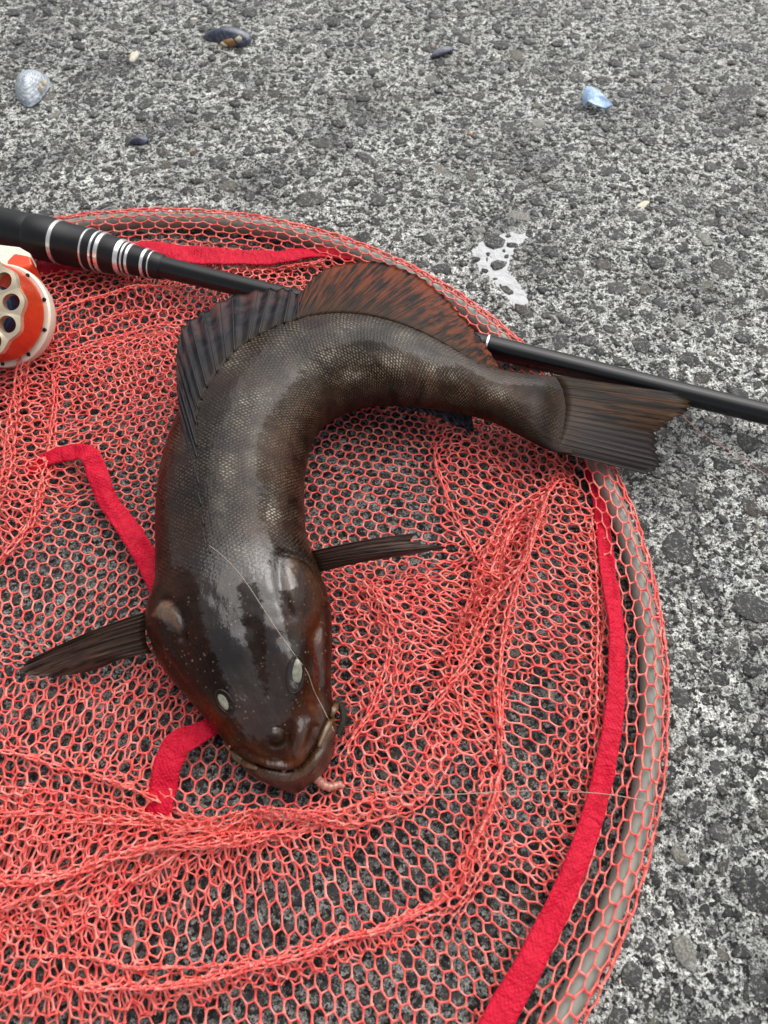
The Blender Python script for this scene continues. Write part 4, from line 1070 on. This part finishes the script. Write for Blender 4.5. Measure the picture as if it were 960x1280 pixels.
tag(o, 'small pink bait worm hanging from the corner of the fish mouth', 'bait')
line_obj([(418, 915), (405, 888), (392, 862), (384, 840), (368, 818), (348, 790), (326, 756), (300, 718), (276, 693), (262, 682)], [.02], 0.00017, M['line'], 'fishing_line', 'thin clear fishing line running from the mouth over the fish head', 'fishing line', 120, True)
line_obj([(432, 985), (480, 990), (560, 993), (640, 989), (700, 989), (760, 993), (812, 1002)], [.012, .018, .022, .018, .019, .018, .017], 0.00020, M['line'], 'fishing_line', 'thin clear line stretched over the net below the fish head', 'fishing line', 90)
line_obj([(846, 512), (866, 532), (890, 550), (920, 568), (950, 588), (985, 612)], [.018, .004, .004, .004, .004, .004], 0.00022, M['pinkline'], 'fishing_line', 'thin pink line trailing over bare concrete from the tail fin', 'fishing line', 60)

# ------------------------------------------------------------------ shells and bits on the concrete
def shell(name, px, half_len, half_w, ang, mat, label, tilt=(0, 0), dome=0.35, lift=0.001, cut=None, group=None, cat='shell'):
    """half a mussel valve: teardrop outline, domed, hollow below, real thickness"""
    g = unproj([px])[0]; m, n = 10, 28; V2, UV2 = [], []
    r = np.random.default_rng(int(px[0]))
    jag = r.uniform(0.86, 1.05, n) if cut else r.uniform(0.97, 1.03, n)
    for side in (0, 1):
        for i in range(m + 1):
            t = i / m
            for j in range(n):
                q = 2*math.pi*j/n; x = math.cos(q); y = math.sin(q) * (0.62 + 0.38 * x) ** 0.6 if x > -1 else 0
                k = t * (jag[j] if i == m else 1)
                z = (1 - t**2.2) * dome * half_w * 2
                V2.append((x*half_len*k, y*half_w*k*1.15, z - side*0.0009)); UV2.append((t, q, 0))
    F2 = []; N = (m+1)*n
    for i in range(m):
        for j in range(n):
            k = (j+1) % n; q = (i*n+j, i*n+k, (i+1)*n+k, (i+1)*n+j); F2.append(q); F2.append(tuple(N+v for v in q[::-1]))
    for j in range(n): F2.append((m*n+j, m*n+(j+1) % n, N+m*n+(j+1) % n, N+m*n+j))
    o = mesh_obj(name, np.array(V2), F2, mat); attr_v(o, 'suv', np.array(UV2))
    o.rotation_euler = (R_(tilt[0]), R_(tilt[1]), R_(ang)); o.location = (g[0], g[1], lift + float(ground_z(g[:1], g[1:2])[0]))
    return tag(o, label, cat, group)
# sky-blue shard: an angular curved plate
def shard():
    pts = [(728, 118), (733, 107), (742, 109), (752, 116), (760, 124), (766, 131), (756, 135), (744, 131), (735, 126), (729, 131)]
    g = unproj([(746, 122)])[0]; k = len(pts)
    zt = np.array([.0065, .0085, .0095, .0095, .0085, .0060, .0050, .0075, .0080, .0030])
    top = unproj(pts, zt) - np.array([g[0], g[1], 0]); c = top.mean(0) + np.array([0, 0, 0.0018])
    inner = top * 0.5 + c * 0.5 + np.array([0, 0, 0.0006])
    Vt = np.r_[top, inner, [c]]; n = len(Vt); Vb = Vt - np.array([0, 0, 0.0011])
    F2 = []
    for j in range(k):
        q = (j+1) % k
        for f in ((j, q, k+q, k+j), (k+j, k+q, 2*k)):
            F2.append(f); F2.append(tuple(n+v for v in f[::-1]))
        F2.append((j, n+j, n+q, q))
    o = mesh_obj('shell_fragment', np.r_[Vt, Vb], F2, M['shell_blue']); attr_v(o, 'suv', np.r_[Vt, Vb] * 100)
    o.location = (g[0], g[1], 0); sharp(o, 60)
    return tag(o, 'angular bright sky blue shell fragment lying on bare concrete', 'shell')
shard()
pale = shell('mussel_shell', (40, 113), 0.0235, 0.0155, 98, M['shell_pale'], 'worn pale blue mussel shell crusted with barnacles on the concrete', (0, 0), 0.40, 0.0008)
for dx, dy, s in ((-.004, -.006, .0040), (.001, -.010, .0034), (-.007, -.009, .003), (-.009, -.004, .0026), (.004, .007, .0022), (-.011, .001, .0024)):
    V2, F2 = lathe([(0, s), (s*.5, s*.85), (s*.9, s*.55), (s*.8, s*.3), (s*.5, s*.2)], (0, 0, 0), (0, 0, 1), 9)
    V2 = V2 * (1 + rng.uniform(-.12, .12, (len(V2), 1)))
    b = mesh_obj('barnacle', V2, F2, M['barnacle'], pale, False); b.location = (dx, dy, 0.0035)
shell('mussel_shell', (284, 52), 0.0230, 0.0100, -14, M['shell_dark'], 'small blue black mussel shell lying open with brown inside on the concrete', (18, -6), 0.45, 0.002)
o = [x for x in C.objects if x.name.startswith('mussel_shell')][-1]
for dx, dy, dz, s, mt in ((.006, -.007, .004, .0060, 'brown_stone'), (.013, -.004, .004, .0050, 'barnacle'), (-.008, -.008, .001, .0042, 'pale_stone'), (.001, -.009, .003, .0035, 'barnacle')):
    Vs, Fs = stone_mesh(int(dx*1e4) + 900); b = mesh_obj('crust', Vs * np.array([s, s*.7, s*1.4]), Fs, M[mt], o); b.location = (dx, dy, dz)
shell('mussel_shell', (552, 68), 0.0125, 0.0055, 35, M['shell_dark'], 'tiny dark mussel shell scrap beside a pinkish crumb on concrete', (-20, 0), 0.4, 0.001, True)
shell('mussel_shell', (175, 178), 0.0075, 0.0045, 10, M['shell_dark'], 'small black shell chip on the concrete behind the net hoop', (10, 0), 0.4, 0.001, True)
def pebble(px, r, mat, label, name='pebble', flat=0.6, cat='pebble'):
    g = unproj([px])[0]; Vs, Fs = stone_mesh(int(px[0] * 7 + px[1]))
    o = mesh_obj(name, Vs * np.array([r, r * .8, r * flat * 2.2]), Fs, M[mat]); sharp(o, 45)
    o.location = (g[0], g[1], 0.0006); o.rotation_euler = (0, 0, px[0]); return tag(o, label, cat)
pebble((168, 71), 0.0085, 'pale_stone', 'pale cream pebble on the concrete, near the open dark mussel shell', flat=0.35)
pebble((242, 25), 0.0042, 'pale_stone', 'tiny white pebble on concrete above the open dark mussel shell', flat=0.4)
pebble((805, 256), 0.0075, 'pale_stone', 'flat cream pebble set in concrete beyond the white splash', flat=0.15)
pebble((240, 190), 0.0030, 'brown_stone', 'tiny tan crumb on concrete between the black rod and the shells', 'shell_crumb', 0.5, 'crumb')
pebble((540, 60), 0.0032, 'brown_stone', 'pinkish brown crumb beside the tiny dark shell scrap', 'shell_crumb', 0.5, 'crumb')
pebble((880, 255), 0.0032, 'brown_stone', 'reddish crumb near the flat cream pebble on concrete', 'shell_crumb', 0.4, 'crumb')
pebble((587, 168), 0.0026, 'brown_stone', 'tiny rusty brown crumb alone on open concrete', 'shell_crumb', 0.4, 'crumb')
